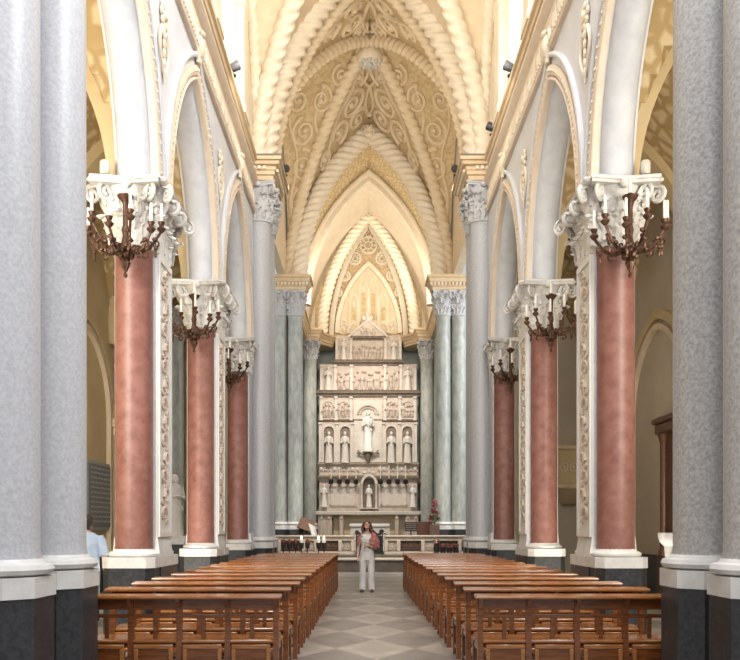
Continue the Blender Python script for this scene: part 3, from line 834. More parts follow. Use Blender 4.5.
m.add([(q, YB - .07, 10.95 + z) for q, z in P], [tuple(range(len(P)))]); m.build('inner_panel', 'cream', t, smooth=False)
def ring(m, cx, cz, R, r, n=24, y=YB - .1):
    m.loft([[(cx + (R + r * math.cos(b)) * math.cos(a), y + r * math.sin(b), cz + (R + r * math.cos(b)) * math.sin(a)) for b in [2 * PI * j / 6 for j in range(6)]] for a in [2 * PI * i / n for i in range(n)]], close=True)
m = MB()
for (cx, cz, R) in ((0, 15.25, .40), (-.66, 14.6, .28), (.66, 14.6, .28), (-1.12, 13.75, .22), (1.12, 13.75, .22), (-1.42, 12.9, .14), (1.42, 12.9, .14), (-1.85, 14.3, .33), (1.85, 14.3, .33), (-1.9, 13.4, .22), (1.9, 13.4, .22), (-1.35, 15.2, .24), (1.35, 15.2, .24)):
    ring(m, cx, cz, R, .06); ring(m, cx, cz, R * .45, .04)
    for i in range(8):
        a = i * PI / 4; m.ell((cx + R * .72 * math.cos(a), YB - .1, cz + R * .72 * math.sin(a)), (R * .16, .05, R * .16), 6, 5)
m.build('rosettes', 'cream_light', t)
m = MB()
for cx in (-1.2, -.72, -.24, .24, .72, 1.2):
    hh = 3.3 * (1 - abs(cx) / 1.9) 
    top = 10.95 + max(.3, pz(1.5, 3.3, abs(cx) + .2) - .65)
    m.sweep([(cx + q, YB - .08, top - .0 + zz) for q, zz in full_arch(.19, .38, 8)], (0, 1, 0), [(-.035, -.08), (.035, -.08), (.035, .02), (-.035, .02)])
    for e in (-.21, .21): m.box(cx + e - .03, cx + e + .03, YB - .16, YB - .07, 10.95, top)
    m.ell((cx, YB - .08, top - .1), (.07, .06, .14), 8, 6)
    m.sweep([(cx + q, YB - .08, 11.15 + zz) for q, zz in full_arch(.19, .30, 8)], (0, 1, 0), [(-.03, -.08), (.03, -.08), (.03, .02), (-.03, .02)])
m.build('lancets', 'cream_light', t)
m = MB()
for cx in (-1.2, -.72, -.24, .24, .72, 1.2):
    top = 10.95 + max(.3, pz(1.5, 3.3, abs(cx) + .2) - .65)
    if top - 11.6 > .2: m.box(cx - .10, cx + .10, YB - .09, YB - .075, 11.6, top - .25)
m.build('lancet_shade', 'ochre_relief', t, smooth=False)  # flat ochre strips painting the shade inside the lancets

# ---------------------------------------------------------------- sanctuary platform and steps
o = MB().bbox(-3.5, 3.5, 28.35, 40, .48, .56, .02).box(-3.4, 3.4, 28.42, 40, 0, .48).build('floor_sanctuary', 'riser_dark'); struct(o)
o = MB().bbox(-1.75, 1.75, 27.75, 28.4, .40, .48, .02).box(-1.72, 1.72, 27.85, 28.4, 0, .40).build('floor_step', 'step_stone'); struct(o)
MB().box(-1.72, 1.72, 27.82, 27.86, .0, .40).build('riser', 'riser_dark', o, smooth=False)
o = MB().bbox(-2.6, 2.6, 36.2, 40, .56, 1.0, .02).build('floor_altar_step', 'step_stone'); struct(o)

# ---------------------------------------------------------------- balustrade
for s in (-1, 1):
    t = thing('altar_rail', 'pierced stone altar rail on the %s of the iron gate' % SIDE[s], 'balustrade', (s * 2.0, 28.6, .56))
    x0, x1 = .52, 3.4
    MB().bbox(s * x0, s * x1, 28.45, 28.75, 1.18, 1.25, .02).build('top_rail', 'balustrade_stone', t)
    MB().bbox(s * x0, s * x1, 28.48, 28.72, .56, .68, .02).build('bottom_rail', 'balustrade_stone', t)
    MB().box(s * x0, s * x1, 28.52, 28.68, 1.06, 1.18).build('frieze', 'balustrade_stone', t, smooth=False)
    for xx in (.58, 1.02, 1.86, 2.30, 3.14):
        MB().bbox(s * (xx - .06), s * (xx + .06), 28.47, 28.73, .68, 1.07, .015).build('post', 'balustrade_stone', t)
    for a, b in ((.64, .96), (1.08, 1.80), (1.92, 2.24), (2.36, 3.08)):
        big = b - a > .5
        m = MB(); nn = 4 if big else 2; w = (b - a) / nn
        for i in range(nn):
            cx = s * (a + w * (i + .5))
            for zz in (.79, .96):
                ring(m, cx, zz, min(w, .18) * .40, .022, 12, 28.6); m.ell((cx, 28.6, zz), (.035, .03, .035), 6, 5)
            m.ell((cx + s * w * .5, 28.6, .875), (.03, .03, .07), 6, 5)
        m.box(s * a, s * b, 28.585, 28.615, .865, .885)
        m.build('openwork_panel', 'openwork' if big else 'balustrade_stone', t)
        m = MB().box(s * a, s * b, 28.66, 28.68, .68, 1.06); m.build('backing', 'wood_dark' if big else 'balustrade_stone', t, smooth=False)

# iron gate
t = thing('iron_gate', 'dark wrought iron gate with curled top in the gap of the altar rail', 'gate', (0, 28.6, .56))
for s in (-1, 1):
    m = MB()
    m.box(s * .02, s * .045, 28.585, 28.615, .58, 1.27).box(s * .44, s * .475, 28.58, 28.62, .56, 1.30)
    for zz in (.6, .95, 1.2): m.box(s * .03, s * .46, 28.588, 28.612, zz, zz + .025)
    for i in range(5): m.box(s * (.09 + .075 * i), s * (.105 + .075 * i), 28.59, 28.61, .6, 1.2)
    for cx in (.14, .34): ring(m, s * cx, .78, .085, .014, 14, 28.6)
    m.box(s * .03, s * .46, 28.612, 28.62, .60, 1.20)  # dark sheet added for the shade behind the bars
    g = m.build('gate_leaf', 'iron', t)
    m = MB()
    m.tube([(s * (.45 - .33 * i / 14), 28.6, 1.36 - .11 * math.sin(i / 14 * PI) + .05 * (i / 14)) for i in range(15)], .042, 6)
    sp = spiral(s * .42, 1.36, .075, 1.3, s, 0, n=16); m.tube([(x, 28.6, z) for x, z in sp], .034, 6)
    m.build('scroll', 'iron', g)

# ---------------------------------------------------------------- altarpiece (reredos)
YF = 38.75
t = thing('altarpiece', 'tall pale marble altarpiece of stacked carved tiers with a gable, behind the altar rail', 'altarpiece', (0, YF, .56))
def R(px): return (px - 366) * YF / 820 + CAMX
def Zp(py): return 1.5 + (528 - py) * YF / 820
def slab(m, px0, px1, py0, py1, y0, y1=39.9): m.box(R(px0), R(px1), y0, y1, Zp(py1), Zp(py0)); return m
m = MB(); slab(m, 319, 417.5, 475, 512, YF + .25); m.build('predella', 'altar_marble', t, smooth=False)
m = MB(); slab(m, 319, 417.5, 394, 476, YF + .22); m.build('main_tier', 'altar_marble', t, smooth=False)
m = MB(); slab(m, 319.5, 417, 363, 393, YF + .28); m.build('upper_tier', 'altar_marble', t, smooth=False)
m = MB(); slab(m, 335, 402, 334, 363, YF + .34); m.build('top_tier', 'altar_marble', t, smooth=False)
def cornice(px0, px1, py0, py1, y, name='cornice', mm='altar_marble'):
    z0, z1 = Zp(py1), Zp(py0); x0, x1 = R(px0), R(px1); h = z1 - z0
    prof = [(y + .25, z0), (y + .12, z0), (y + .10, z0 + h * .3), (y, z0 + h * .5), (y - .02, z0 + h * .8), (y - .05, z1), (y + .25, z1)]
    MB().loft([[(x0 + e, yy, zz) for yy, zz in prof] for e in (0,)] + [[(x1, yy, zz) for yy, zz in prof]]).build(name, mm, t, smooth=False)
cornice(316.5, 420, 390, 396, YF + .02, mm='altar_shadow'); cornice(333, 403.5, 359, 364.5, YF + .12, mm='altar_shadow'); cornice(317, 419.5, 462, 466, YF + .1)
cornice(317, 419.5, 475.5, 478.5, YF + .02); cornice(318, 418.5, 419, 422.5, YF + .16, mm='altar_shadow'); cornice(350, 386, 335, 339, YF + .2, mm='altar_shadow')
# gable
m = MB(); zz = Zp(336); zt = Zp(319.5)
m.add([(R(349), YF + .2, zz), (R(387), YF + .2, zz), (R(368), YF + .2, zt), (R(349), YF + .6, zz), (R(387), YF + .6, zz), (R(368), YF + .6, zt)], [(0, 1, 2), (3, 5, 4), (0, 2, 5, 3), (1, 4, 5, 2), (0, 3, 4, 1)])
m.build('gable', 'altar_marble', t, smooth=False)
m = MB()
for sg in (-1, 1):
    m.tube([(R(368 + sg * 20), YF + .18, zz), (R(368), YF + .18, zt + .03)], .055, 6)
m.build('gable_moulding', 'altar_white', t)
m = MB().lathe([(.10, 0), (.12, .08), (.06, .16), (.10, .26), (.13, .34), (.05, .46), (.01, .58)], (R(367.5), YF + .35, zt - .05), 10)
for sg in (-1, 1): m.ell((R(367.5) + sg * .16, YF + .35, zt + .16), (.10, .06, .12), 8, 6)
m.build('finial', 'altar_white', t)
# pilasters
for pxs, a, b, y in (((320, 336.8, 352.5, 383.5, 399.5, 416), 422, 463, .14), ((321, 336, 351, 385, 400, 415), 396, 420, .16), ((321, 335, 351.5, 385, 401, 415.5), 364, 391, .2), ((336.5, 351, 385.5, 400.5), 336, 360, .26)):
    for px in pxs:
        m = slab(MB(), px - 1.2, px + 1.2, a, b, YF + y); slab(m, px - 1.7, px + 1.7, a, a + 2, YF + y - .05); slab(m, px - 1.7, px + 1.7, b - 2, b, YF + y - .05)
        m.build('pilaster', 'altar_white', t, smooth=False)
# niches: framed arches, the shade inside painted as a flat dark face
for px in (328.7, 345, 391.3, 407.5):
    x = R(px); w = .285; z0 = Zp(463); zs = Zp(431)
    pts = [(x - w, z0)] + [(x + q, zs + z) for q, z in [(w * -math.cos(PI * i / 12), w * math.sin(PI * i / 12)) for i in range(13)]] + [(x + w, z0)]
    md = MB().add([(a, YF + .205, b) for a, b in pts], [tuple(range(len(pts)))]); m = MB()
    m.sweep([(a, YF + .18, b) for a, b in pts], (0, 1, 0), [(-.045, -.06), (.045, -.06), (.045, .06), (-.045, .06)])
    m.build('niche_frame', 'altar_white', t, smooth=False); md.build('niche_shade', 'altar_shadow', t, smooth=False)
# central panel with glory arch
m = MB(); slab(m, 354, 382, 400, 462.5, YF + .15); m.build('central_panel', 'altar_white', t, smooth=False)
m = MB(); x = R(368)
pts = [(x + q, z) for q, z in [(.48 * -math.cos(PI * i / 16), Zp(414) + .42 * math.sin(PI * i / 16)) for i in range(17)]]
m.tube([(a, YF + .12, b) for a, b in pts], .05, 6)
m.tube([(x + (a - x) * .72, YF + .12, Zp(414) + (b - Zp(414)) * .72) for a, b in pts], .04, 6)
m.build('glory_arch', 'altar_marble', t)
# relief figures scattered on the tiers
rnd = random.Random(3)
def relief_group(px0, px1, py0, py1, y, n):
    for i in range(n):
        px = px0 + (px1 - px0) * (i + .5) / n + rnd.uniform(-.8, .8); h = (py1 - py0) * rnd.uniform(.62, .85) * YF / 820
        zb = Zp(py1) + .04; x = R(px); m = MB()
        m.ell((x, y, zb + h * .42), (.075 + .03 * rnd.random(), .09, h * .42), 8, 6); m.ell((x + rnd.uniform(-.03, .03), y - .02, zb + h * .93), (.06, .07, .075), 8, 6)
        m.tube([(x - .07, y - .03, zb + h * .7), (x - .13, y - .07, zb + h * .5), (x - .02 + .1 * rnd.random(), y - .1, zb + h * .52)], .03, 5)
        m.build('relief_figure', 'altar_marble', t)
relief_group(337.5, 350, 366, 390, YF + .26, 4); relief_group(353, 384, 366, 390, YF + .26, 9); relief_group(386.5, 399.5, 366, 390, YF + .26, 4)
relief_group(352.5, 384, 341, 359, YF + .32, 8); relief_group(321.5, 335, 399, 418, YF + .2, 4); relief_group(338, 350, 399, 418, YF + .2, 4)
relief_group(386.5, 399, 399, 418, YF + .2, 4); relief_group(401.5, 414, 399, 418, YF + .2, 4); relief_group(360, 376, 326, 335, YF + .2, 3)
for px in (328, 344, 392, 408):
    m = MB(); ring(m, R(px), Zp(407), .30, .03, 18, YF + .2); m.build('medallion', 'altar_white', t)
# frieze between main tier and predella
m = MB(); 
for i in range(22):
    px = 321 + i * 4.5
    if 358 < px < 378: continue
    m.ell((R(px), YF + .2, Zp(469)), (.08, .06, .10), 8, 6); m.ell((R(px + 2.2), YF + .2, Zp(470.5)), (.04, .05, .07), 6, 5)
m.build('frieze_carving', 'altar_white', t)
for a, b in ((328, 358), (379, 409)):
    pnl = slab(MB(), a, b, 484, 507, YF + .22).build('predella_panel', 'altar_white', t, smooth=False); m = MB()
    x0, x1, z0, z1 = R(a) + .08, R(b) - .08, Zp(505.5), Zp(486)
    for e in ((x0, x1, z0, z0 + .05), (x0, x1, z1 - .05, z1)): m.box(e[0], e[1], YF + .17, YF + .22, e[2], e[3])
    for e in (x0, x1 - .05): m.box(e, e + .05, YF + .17, YF + .22, z0, z1)
    m.build('panel_frame', 'altar_marble', pnl, smooth=False)
# tabernacle
tb = MB(); x = R(369); w = .34; z0 = Zp(508); zs = Zp(482)
for sg in (-1, 1): tb.lathe([(.07, 0), (.07, .06), (.05, .1), (.045, 1.0), (.07, 1.08), (.08, 1.16)], (x + sg * w, YF, z0), 10)
tb.sweep([(x + q, YF, z0 + 1.14 + z) for q, z in full_arch(w, .42, 10)], (0, 1, 0), [(-.06, -.1), (.06, -.1), (.06, .25), (-.06, .25)])
tb.box(x - w - .1, x + w + .1, YF - .1, YF + .25, z0 - .04, z0)
tb.ell((x, YF, z0 + 1.72), (.07, .07, .12), 8, 6)
for sg in (-1, 1): tb.ell((x + sg * .2, YF - .05, z0 + 1.66), (.12, .07, .07), 8, 6)
tab = tb.build('tabernacle', 'altar_white', t)
pts = [(x - w + .05, z0)] + [(x + q, z0 + 1.14 + z) for q, z in full_arch(w - .05, .38, 8)] + [(x + w - .05, z0)]
m = MB().add([(a, YF + .215, b) for a, b in pts], [tuple(range(len(pts)))]); m.build('arch_shade', 'altar_shadow', tab, smooth=False)  # flat dark face painting the shade under the tabernacle arch

# altar table
t = thing('high_altar', 'long white topped marble altar table at the foot of the altarpiece', 'altar', (0, 38.0, 1.0))
YA = 37.75
MB().bbox(R(317), R(419.5), YA - .1, 38.95, 2.10, 2.28, .03).build('table_top', 'altar_white', t)
MB().box(R(334), R(404), YA + .35, 38.9, 1.0, 2.1).build('front_panel', 'altar_tan', t, smooth=False)
for a, b in ((319.5, 333), (404, 417)): MB().box(R(a), R(b), YA + .05, 38.9, 1.0, 2.1).build('side_block', 'altar_marble', t, smooth=False)
for px in (322.5, 330, 342, 396, 407, 414.5):
    m = MB(); m.bbox(R(px) - .09, R(px) + .09, YA - .02, YA + .14 if px < 335 or px > 402 else YA + .45, 1.0, 2.1, .02)
    m.ell((R(px), YA - .02, 1.95), (.07, .05, .09), 8, 6); m.build('pilaster', 'altar_marble', t)
# front celebration altar, seen through and above the gate
t = thing('front_altar', 'small white marble altar right behind the iron gate and the standing woman', 'altar', (.1, 33.5, .56))
MB().bbox(-.80, .86, 33.2, 33.9, 1.53, 1.68, .05).build('table_top', 'statue_bright', t)
m = MB().box(-.75, .85, 33.3, 33.8, .56, 1.53); m.build('body', 'altar_white', t, smooth=False)
m = MB()
for xx in (-.5, .05, .6): ring(m, xx, 1.15, .16, .03, 16, 33.28)
m.build('carving', 'altar_marble', t)

# ---------------------------------------------------------------- statues
def statue_mesh(h, seed, arms=1, child=False, base=True):
    rnd = random.Random(seed); mb = MB()
    z0 = .0
    if base: mb.prism(octo(0, 0, .15 * h, .04 * h), 0, .05 * h); z0 = .05 * h
    H = h - z0; kf = rnd.choice((9, 11, 13)); ph = rnd.random() * 6
    prof = [(.135, 0), (.14, .04), (.125, .2), (.115, .4), (.11, .5), (.12, .62), (.135, .74), (.13, .80), (.07, .845), (.045, .86)]
    rings = []
    for r, z in prof:
        ring_ = []
        fold = .10 * max(0, 1 - z / .75)
        for i in range(28):
            a = 2 * PI * i / 28; q = r * H * (1 + fold * math.sin(kf * a + ph + z * 3))
            ring_.append((q * math.cos(a) * 1.08, q * math.sin(a) * .72, z0 + z * H))
        rings.append(ring_)
    mb.loft(rings)
    mb.ell((rnd.uniform(-.01, .01) * H, -.012 * H, z0 + .925 * H), (.058 * H, .064 * H, .075 * H), 12, 8)   # head
    mb.ell((0, .012 * H, z0 + .935 * H), (.066 * H, .066 * H, .075 * H), 12, 8)                              # hair or veil
    mb.ell((0, -.075 * H, z0 + .915 * H), (.010 * H, .014 * H, .016 * H), 6, 5)
    for sg in (-1, 1):
        e = (sg * .165 * H, -.02 * H, z0 + (.60 + .02 * rnd.random()) * H)
        hx = rnd.uniform(.0, .07)
        mb.tube([(sg * .125 * H, 0, z0 + .79 * H), e, (sg * hx * H, -.13 * H, z0 + (.60 + .07 * rnd.random()) * H)], [.045 * H, .042 * H, .024 * H], 8)
        mb.ell((sg * hx * H, -.135 * H, z0 + .64 * H), (.02 * H, .02 * H, .028 * H), 6, 5)
    # drapery sash
    dz = rnd.uniform(-.10, .06)
    mb.tube([(-.125 * H, -.01 * H, z0 + .78 * H), (-.03 * H, -.092 * H, z0 + (.58 + dz) * H), (.11 * H, -.055 * H, z0 + (.44 + dz) * H), (.125 * H, .02 * H, z0 + (.38 + dz) * H)], [.025 * H, .028 * H, .028 * H, .02 * H], 8)
    if child:
        mb.ell((.09 * H, -.13 * H, z0 + .70 * H), (.05 * H, .05 * H, .10 * H), 10, 8); mb.ell((.085 * H, -.14 * H, z0 + .835 * H), (.038 * H, .038 * H, .042 * H), 8, 6)
    return mb
def statue(name, label, loc, h, seed, m, rz=0, child=False, group=None):
    mb = statue_mesh(h, seed, child=child); mb.xf(Matrix.Diagonal((.80 * (-1 if seed % 3 == 0 else 1), .9, 1, 1)))
    o = mb.build(name, m); o.location = loc; o.rotation_euler.z = rz
    return tag(o, label, 'statue', group)
for i, px in enumerate((328.7, 345, 391.3, 407.5)):
    statue('saint_statue', 'robed marble saint in the %s arched niche of the altarpiece' % ['far left', 'inner left', 'inner right', 'far right'][i], (R(px), YF + .11, Zp(463) + .0), 1.5, 11 + i, 'statue_marble', group='niche saints')
statue('madonna_statue', 'bright white madonna holding a child in the centre of the altarpiece', (R(368), YF + .02, Zp(452)), 1.95, 31, 'statue_bright', child=True)
m = MB(); x = R(368)
for sg in (-1, 1):
    m.tube([(x, YF + .05, Zp(456)), (x + sg * .3, YF, Zp(454)), (x + sg * .5, YF + .02, Zp(450))], [.05, .045, .03], 7); m.ell((x + sg * .45, YF, Zp(453)), (.10, .06, .05), 8, 6)
m.ell((x, YF, Zp(455)), (.16, .1, .14), 10, 8); m.tube([(x, YF + .05, Zp(462.5)), (x, YF + .02, Zp(452.5))], [.07, .2], 10)
tag(m.build('statue_bracket', 'altar_shadow'), 'carved bracket with spread wings under the white madonna', 'bracket')
for i, px in enumerate((324, 413)):
    statue('small_statue', 'small white saint at the %s end of the altarpiece predella' % ('left', 'right')[i], (R(px), YF + .08, Zp(507)), 1.08, 21 + i, 'statue_bright', group='predella saints')
for i, px in enumerate((343.5, 394)):
    statue('small_statue', 'small carved saint %s of the relief panel under the gable' % ('left', 'right')[i], (R(px), YF + .2, Zp(359)), 1.0, 41 + i, 'statue_marble', group='gable tier saints')
for i, px in enumerate((328, 408)):
    statue('small_statue', 'small carved saint at the %s end of the tier below the gable tier' % ('left', 'right')[i], (R(px), YF + .14, Zp(390.5)), 1.15, 51 + i, 'statue_marble', group='upper tier saints')
statue('small_statue', 'small white figure under the arch of the central tabernacle', (R(369), YF + .03, Zp(507.5)), 1.08, 61, 'statue_bright')
# candlesticks on the predella ledge
for i, px in enumerate((331, 339.5, 347.5, 356, 380.5, 389, 397.5, 405.5)):
    z = Zp(484); x = R(px); y = YF - .06
    t = thing('candlestick', 'dark bowled candlestick with tall white candle, %s on the %s of the tabernacle' % (['outermost', 'third', 'second', 'nearest', 'nearest', 'second', 'third', 'outermost'][i], 'left' if i < 4 else 'right'), 'candlestick', (x, y, z), 'altarpiece candlesticks')
    m = MB().lathe([(.03, -.02), (.10, .0), (.12, .10), (.11, .18), (.05, .22), (.03, .24)], (x, y, z), 12); m.build('bowl', 'iron', t)
    m = MB().tube([(x, y, z + .06), (x, y + .3, z + .02)], .03, 6); m.build('bracket', 'wood_dark', t)
    MB().lathe([(.028, .2), (.028, .86 if i > 3 else .62), (.005, .88 if i > 3 else .64)], (x, y, z), 8).build('candle', 'candle', t)
for i, px in enumerate((315, 421)):
    z = Zp(484); x = R(px); y = YF
    t = thing('sanctuary_lamp', 'small dark lamp on a bracket at the %s edge of the altarpiece' % ('left', 'right')[i], 'lamp', (x, y, z))
    MB().lathe([(.03, -.06), (.11, .0), (.13, .10), (.10, .2), (.04, .26)], (x, y, z), 12).build('bowl', 'wood_dark', t)
    MB().tube([(x, y, z + .1), (R(319 if i == 0 else 417), y + .28, z + .1)], .025, 6).build('bracket', 'wood_dark', t)

# ---------------------------------------------------------------- wall sconces
def make_sconce():
    t = thing('candle_sconce', 'x', 'sconce', (0, 0, 0), local=True)
    m = MB().lathe([(.012, -.36), (.03, -.33), (.015, -.29), (.05, -.22), (.07, -.16), (.035, -.10), (.06, -.03), (.085, .04), (.05, .12), (.035, .2), (.05, .28), (.035, .34), (.035, .62), (.05, .66), (.09, .70), (.11, .74), (.05, .76), (.03, .78)], n=14, rf=lambda a, z: 1 + .12 * math.sin(6 * a) * (1 if z < .3 else 0))
    for i in range(10):
        a = i * PI / 5; m.ell((.075 * math.cos(a), .075 * math.sin(a), -.06 + .05 * (i % 2)), (.05, .05, .055), 7, 5)
    m.build('stem', 'bronze', t)
    MB().tube([(0, 0, .1), (0, .2, .16), (0, .36, .1)], [.03, .028, .05], 8).build('bracket', 'bronze', t)
    MB().lathe([(.028, .77), (.026, .98), (.005, 1.0)], n=8).build('candle', 'candle', t)
    for k in range(6):
        an = PI + (k + .5) * PI / 6 * 1.16 - .25
        d = Vector((math.cos(an), math.sin(an), 0)); L = .43 - (.03 if k in (2, 3) else 0)
        up = .10 * (k % 2)
        m = MB(); pts = []
        for i in range(15):
            q = i / 14
            pts.append(d * (.05 + L * q) + Vector((0, 0, .02 - .10 * math.sin(q * PI) + .16 * q * q + up * q)))
        m.tube(pts, [.030 - .012 * i / 14 for i in range(15)], 7)
        # leaf scrolls along the arm
        sd = Vector((-d.y, d.x, 0))
        for q, sg in ((.25, 1), (.45, -1), (.6, 1), (.8, -1)):
            b = d * (.05 + L * q) + Vector((0, 0, .02 - .10 * math.sin(q * PI) + .16 * q * q + up * q))
            cp = []
            for j in range(9):
                a2 = j / 8 * 4.4; rr = .065 * (1 - .75 * j / 8)
                cp.append(b + d * (rr * math.sin(a2)) + Vector((0, 0, sg * (.055 - rr * math.cos(a2)))))
            m.tube(cp, [.018 - .001 * j for j in range(9)], 5)
            m.ell(b + sd * .03 * sg + Vector((0, 0, .01)), (.035, .035, .03), 6, 5)
        arm = m.build('arm', 'bronze', t)
        tip = d * (.05 + L) + Vector((0, 0, .18 + up))
        MB().lathe([(.012, -.03), (.045, .0), (.062, .03), (.04, .05), (.028, .07), (.045, .10), (.05, .12), (.03, .13)], tuple(tip), 10).build('candle_cup', 'bronze', arm)
        MB().lathe([(.021, .12), (.020, .36), (.004, .38)], tuple(tip), 8).build('candle', 'candle', arm)
        dr = d * (.05 + L * .82) + Vector((0, 0, .02 + up * .8))
        MB().tube([dr + Vector((0, 0, .09)), dr - Vector((0, 0, .05))], .008, 5).ell(dr - Vector((0, 0, .06)), .03, 7, 6).ell(dr - Vector((0, 0, .135)), (.022, .022, .055), 7, 6).build('pendant', 'bronze', arm)
    return t
sc = make_sconce(); first = True
for s in (-1, 1):
    for k, (y0, z) in enumerate(((10.3, 4.98), (14.7, 4.98), (19.12, 4.98))):
        o = sc if first else copy_tree(sc); first = False
        dx = {(-1, 0): .06, (1, 0): -.0, (-1, 1): -.0, (1, 1): 0, (-1, 2): -.1, (1, 2): .05}[(s, k)]
        o.location = (s * XC + dx, y0 + .0, z)
        o.scale = (.93, .93, .93); o.rotation_euler.z = {0: -.12, 1: .05, 2: .2}[k] * s
        tag(o, 'bronze candle sconce on the %s pink pier of the %s arcade' % (['nearest', 'second', 'farthest'][k], SIDE[s]), 'sconce', 'bronze candle sconces')

# ---------------------------------------------------------------- pews
def make_pew():
    t = thing('pew', 'x', 'pew', local=True); L = 1.86
    pz_ = [0.03 + i * (L - .06) / 4 for i in range(5)]
    # sloping book ledge
    m = MB(); m.loft([[(-.02, -.10, .848), (L + .02, -.10, .848), (L + .02, .045, .858), (-.02, .045, .858)], [(-.025, -.105, .862), (L + .025, -.105, .862), (L + .025, .05, .872), (-.025, .05, .872)], [(-.02, -.10, .876), (L + .02, -.10, .876), (L + .02, .045, .886), (-.02, .045, .886)]])
    m.build('book_ledge', 'wood_top', t, angle=30)
    MB().bbox(0, L, .0, .025, .74, .85, .005).build('top_rail', 'wood', t)
    MB().bbox(0, L, .0, .025, .665, .70, .005).build('back_slat', 'wood', t)
    for x in pz_:
        m = MB(); w = .026
        # back post with a gentle rake
        m.loft([[(x - w, y - .026, z), (x + w, y - .026, z), (x + w, y + .026, z), (x - w, y + .026, z)] for y, z in ((-.02, 0), (.0, .3), (.02, .5), (.02, .7), (-.01, .85))])
        m.loft([[(x - .018, -.09, .845), (x + .018, -.09, .845), (x + .018, -.09, .855), (x - .018, -.09, .855)], [(x - .018, .0, .73), (x + .018, .0, .73), (x + .018, .0, .86), (x - .018, .0, .86)]])
        m.build('post', 'wood', t, angle=30)
    for i in range(4):
        x = (pz_[i] + pz_[i + 1]) / 2
        MB().bbox(x - .02, x + .02, .005, .022, .47, .70, .004).build('splat', 'wood', t)
        a, b = pz_[i] + .045, pz_[i + 1] - .045
        m = MB().bbox(a + .03, b - .03, -.055, -.04, .245, .40, .004)
        kn = m.build('kneeler_panel', 'wood', t)
        m = MB()
        m.bbox(a, b, -.07, -.035, .385, .425, .006).bbox(a, b, -.07, -.035, .22, .26, .006).bbox(a, a + .04, -.07, -.035, .26, .385, .006).bbox(b - .04, b, -.07, -.035, .26, .385, .006)
        m.build('panel_frame', 'wood_top', kn)
    MB().bbox(0, L, .0, .40, .425, .46, .012).build('seat', 'wood_top', t)
    MB().bbox(.02, L - .02, .36, .385, .35, .425, .004).build('seat_apron', 'wood', t)
    for x in pz_:
        m = MB(); w = .024
        m.loft([[(x - w, y - d, z), (x + w, y - d, z), (x + w, y + d, z), (x - w, y + d, z)] for y, d, z in ((.36, .028, 0), (.35, .022, .2), (.35, .03, .40), (.34, .06, .425))])
        m.bbox(x - .018, x + .018, .02, .34, .36, .42, .005).bbox(x - .015, x + .015, .0, .35, .10, .14, .005)
        m.build('front_leg', 'wood', t, angle=30)
    MB().bbox(.02, L - .02, .16, .20, .105, .135, .005).build('stretcher', 'wood', t)
    return t
pew = make_pew(); first = True
ORD = ['nearest', 'second', 'third', 'fourth', 'fifth', 'sixth', 'seventh', 'eighth', 'ninth', 'tenth', 'eleventh', 'twelfth', 'thirteenth', 'fourteenth', 'farthest']
for s in (-1, 1):
    for k in range(15):
        o = pew if first else copy_tree(pew); first = False
        x0 = -2.78 if s < 0 else .92
        o.location = (x0 - s * .12 * k / 14 + random.uniform(-.012, .012), 7.62 + .90 * k, 0)
        tag(o, 'brown wooden pew on the %s of the aisle, %s row counted from the camera' % (SIDE[s], ORD[k]), 'pew', SIDE[s] + ' block of pews')

# ---------------------------------------------------------------- small fittings
def spotlight(label, loc, aim):
    t = thing('spotlight', label, 'lamp', loc); d = Vector(aim).normalized(); c = Vector(loc) + Vector((0, 0, .16))
    MB().tube([Vector(loc), Vector(loc) + Vector((0, 0, .12))], .025, 8).lathe([(.08, -.01), (.08, .01)], loc, 12).build('bracket', 'lamp_black', t)
    MB().tube([c - d * .12, c - d * .06, c + d * .14], [.05, .085, .10], 12).build('housing', 'lamp_black', t)
    MB().tube([c + d * .14, c + d * .145], .085, 12).build('lens', 'cloth_white', t)
for s in (-1, 1):
    spotlight('black spotlight on the %s nave cornice beside the clerestory window' % SIDE[s], (s * 2.82, 16.6, 10.66), (-s * .8, .2, .5))
    spotlight('tiny black spotlight on the projecting inner corner of the %s crossing cornice' % SIDE[s], (s * 2.24, 21.3, 10.66), (-s * .3, .8, .5))
spotlight('small black spotlight on the right nave cornice at the foot of the striped ribs', (2.84, 19.1, 10.66), (-.8, .3, .5))
for s in (-1, 1):
    t = thing('floodlight', 'white cylindrical floodlight standing on the nearest capital of the %s arcade' % SIDE[s], 'lamp', (s * 3.52, 10.68, ZS))
    MB().lathe([(.05, 0), (.05, .02), (.02, .03), (.02, .08)], (s * 3.52, 10.68, ZS), 10).build('foot', 'plaster_grey', t)
    MB().lathe([(.05, .08), (.065, .10), (.065, .24), (.05, .26)], (s * 3.52, 10.68, ZS), 14).build('housing', 'altar_white', t)

# left aisle: slab with inscription, statue on pedestal
t = thing('memorial_slab', 'dark grey inscribed stone slab on the left aisle wall', 'slab', (-6.35, 18.9, 1.5))
MB().box(-6.35, -6.27, 18.05, 19.95, 1.45, 3.02).build('frame', 'slab_text', t, smooth=False)
MB().box(-6.30, -6.25, 18.12, 19.88, 1.52, 2.95).build('panel', 'slab_grey', t, smooth=False)
m = MB(); rnd = random.Random(9)
for i in range(12):
    z = 2.84 - i * .11; y = 18.3
    while y < 19.6:
        w = rnd.uniform(.06, .2); m.box(-6.247, -6.243, y, y + w, z, z + .045); y += w + .05
m.build('inscription', 'slab_text', t, smooth=False)
o = statue_mesh(1.75, 71).build('aisle_statue', 'statue_marble'); o.location = (-5.30, 22.2, 1.2); o.rotation_euler.z = .9
tag(o, 'pale robed statue on a dark pedestal in the left aisle', 'statue')
t = thing('pedestal', 'dark marble pedestal carrying the pale statue in the left aisle', 'pedestal', (-5.30, 22.2, 0))
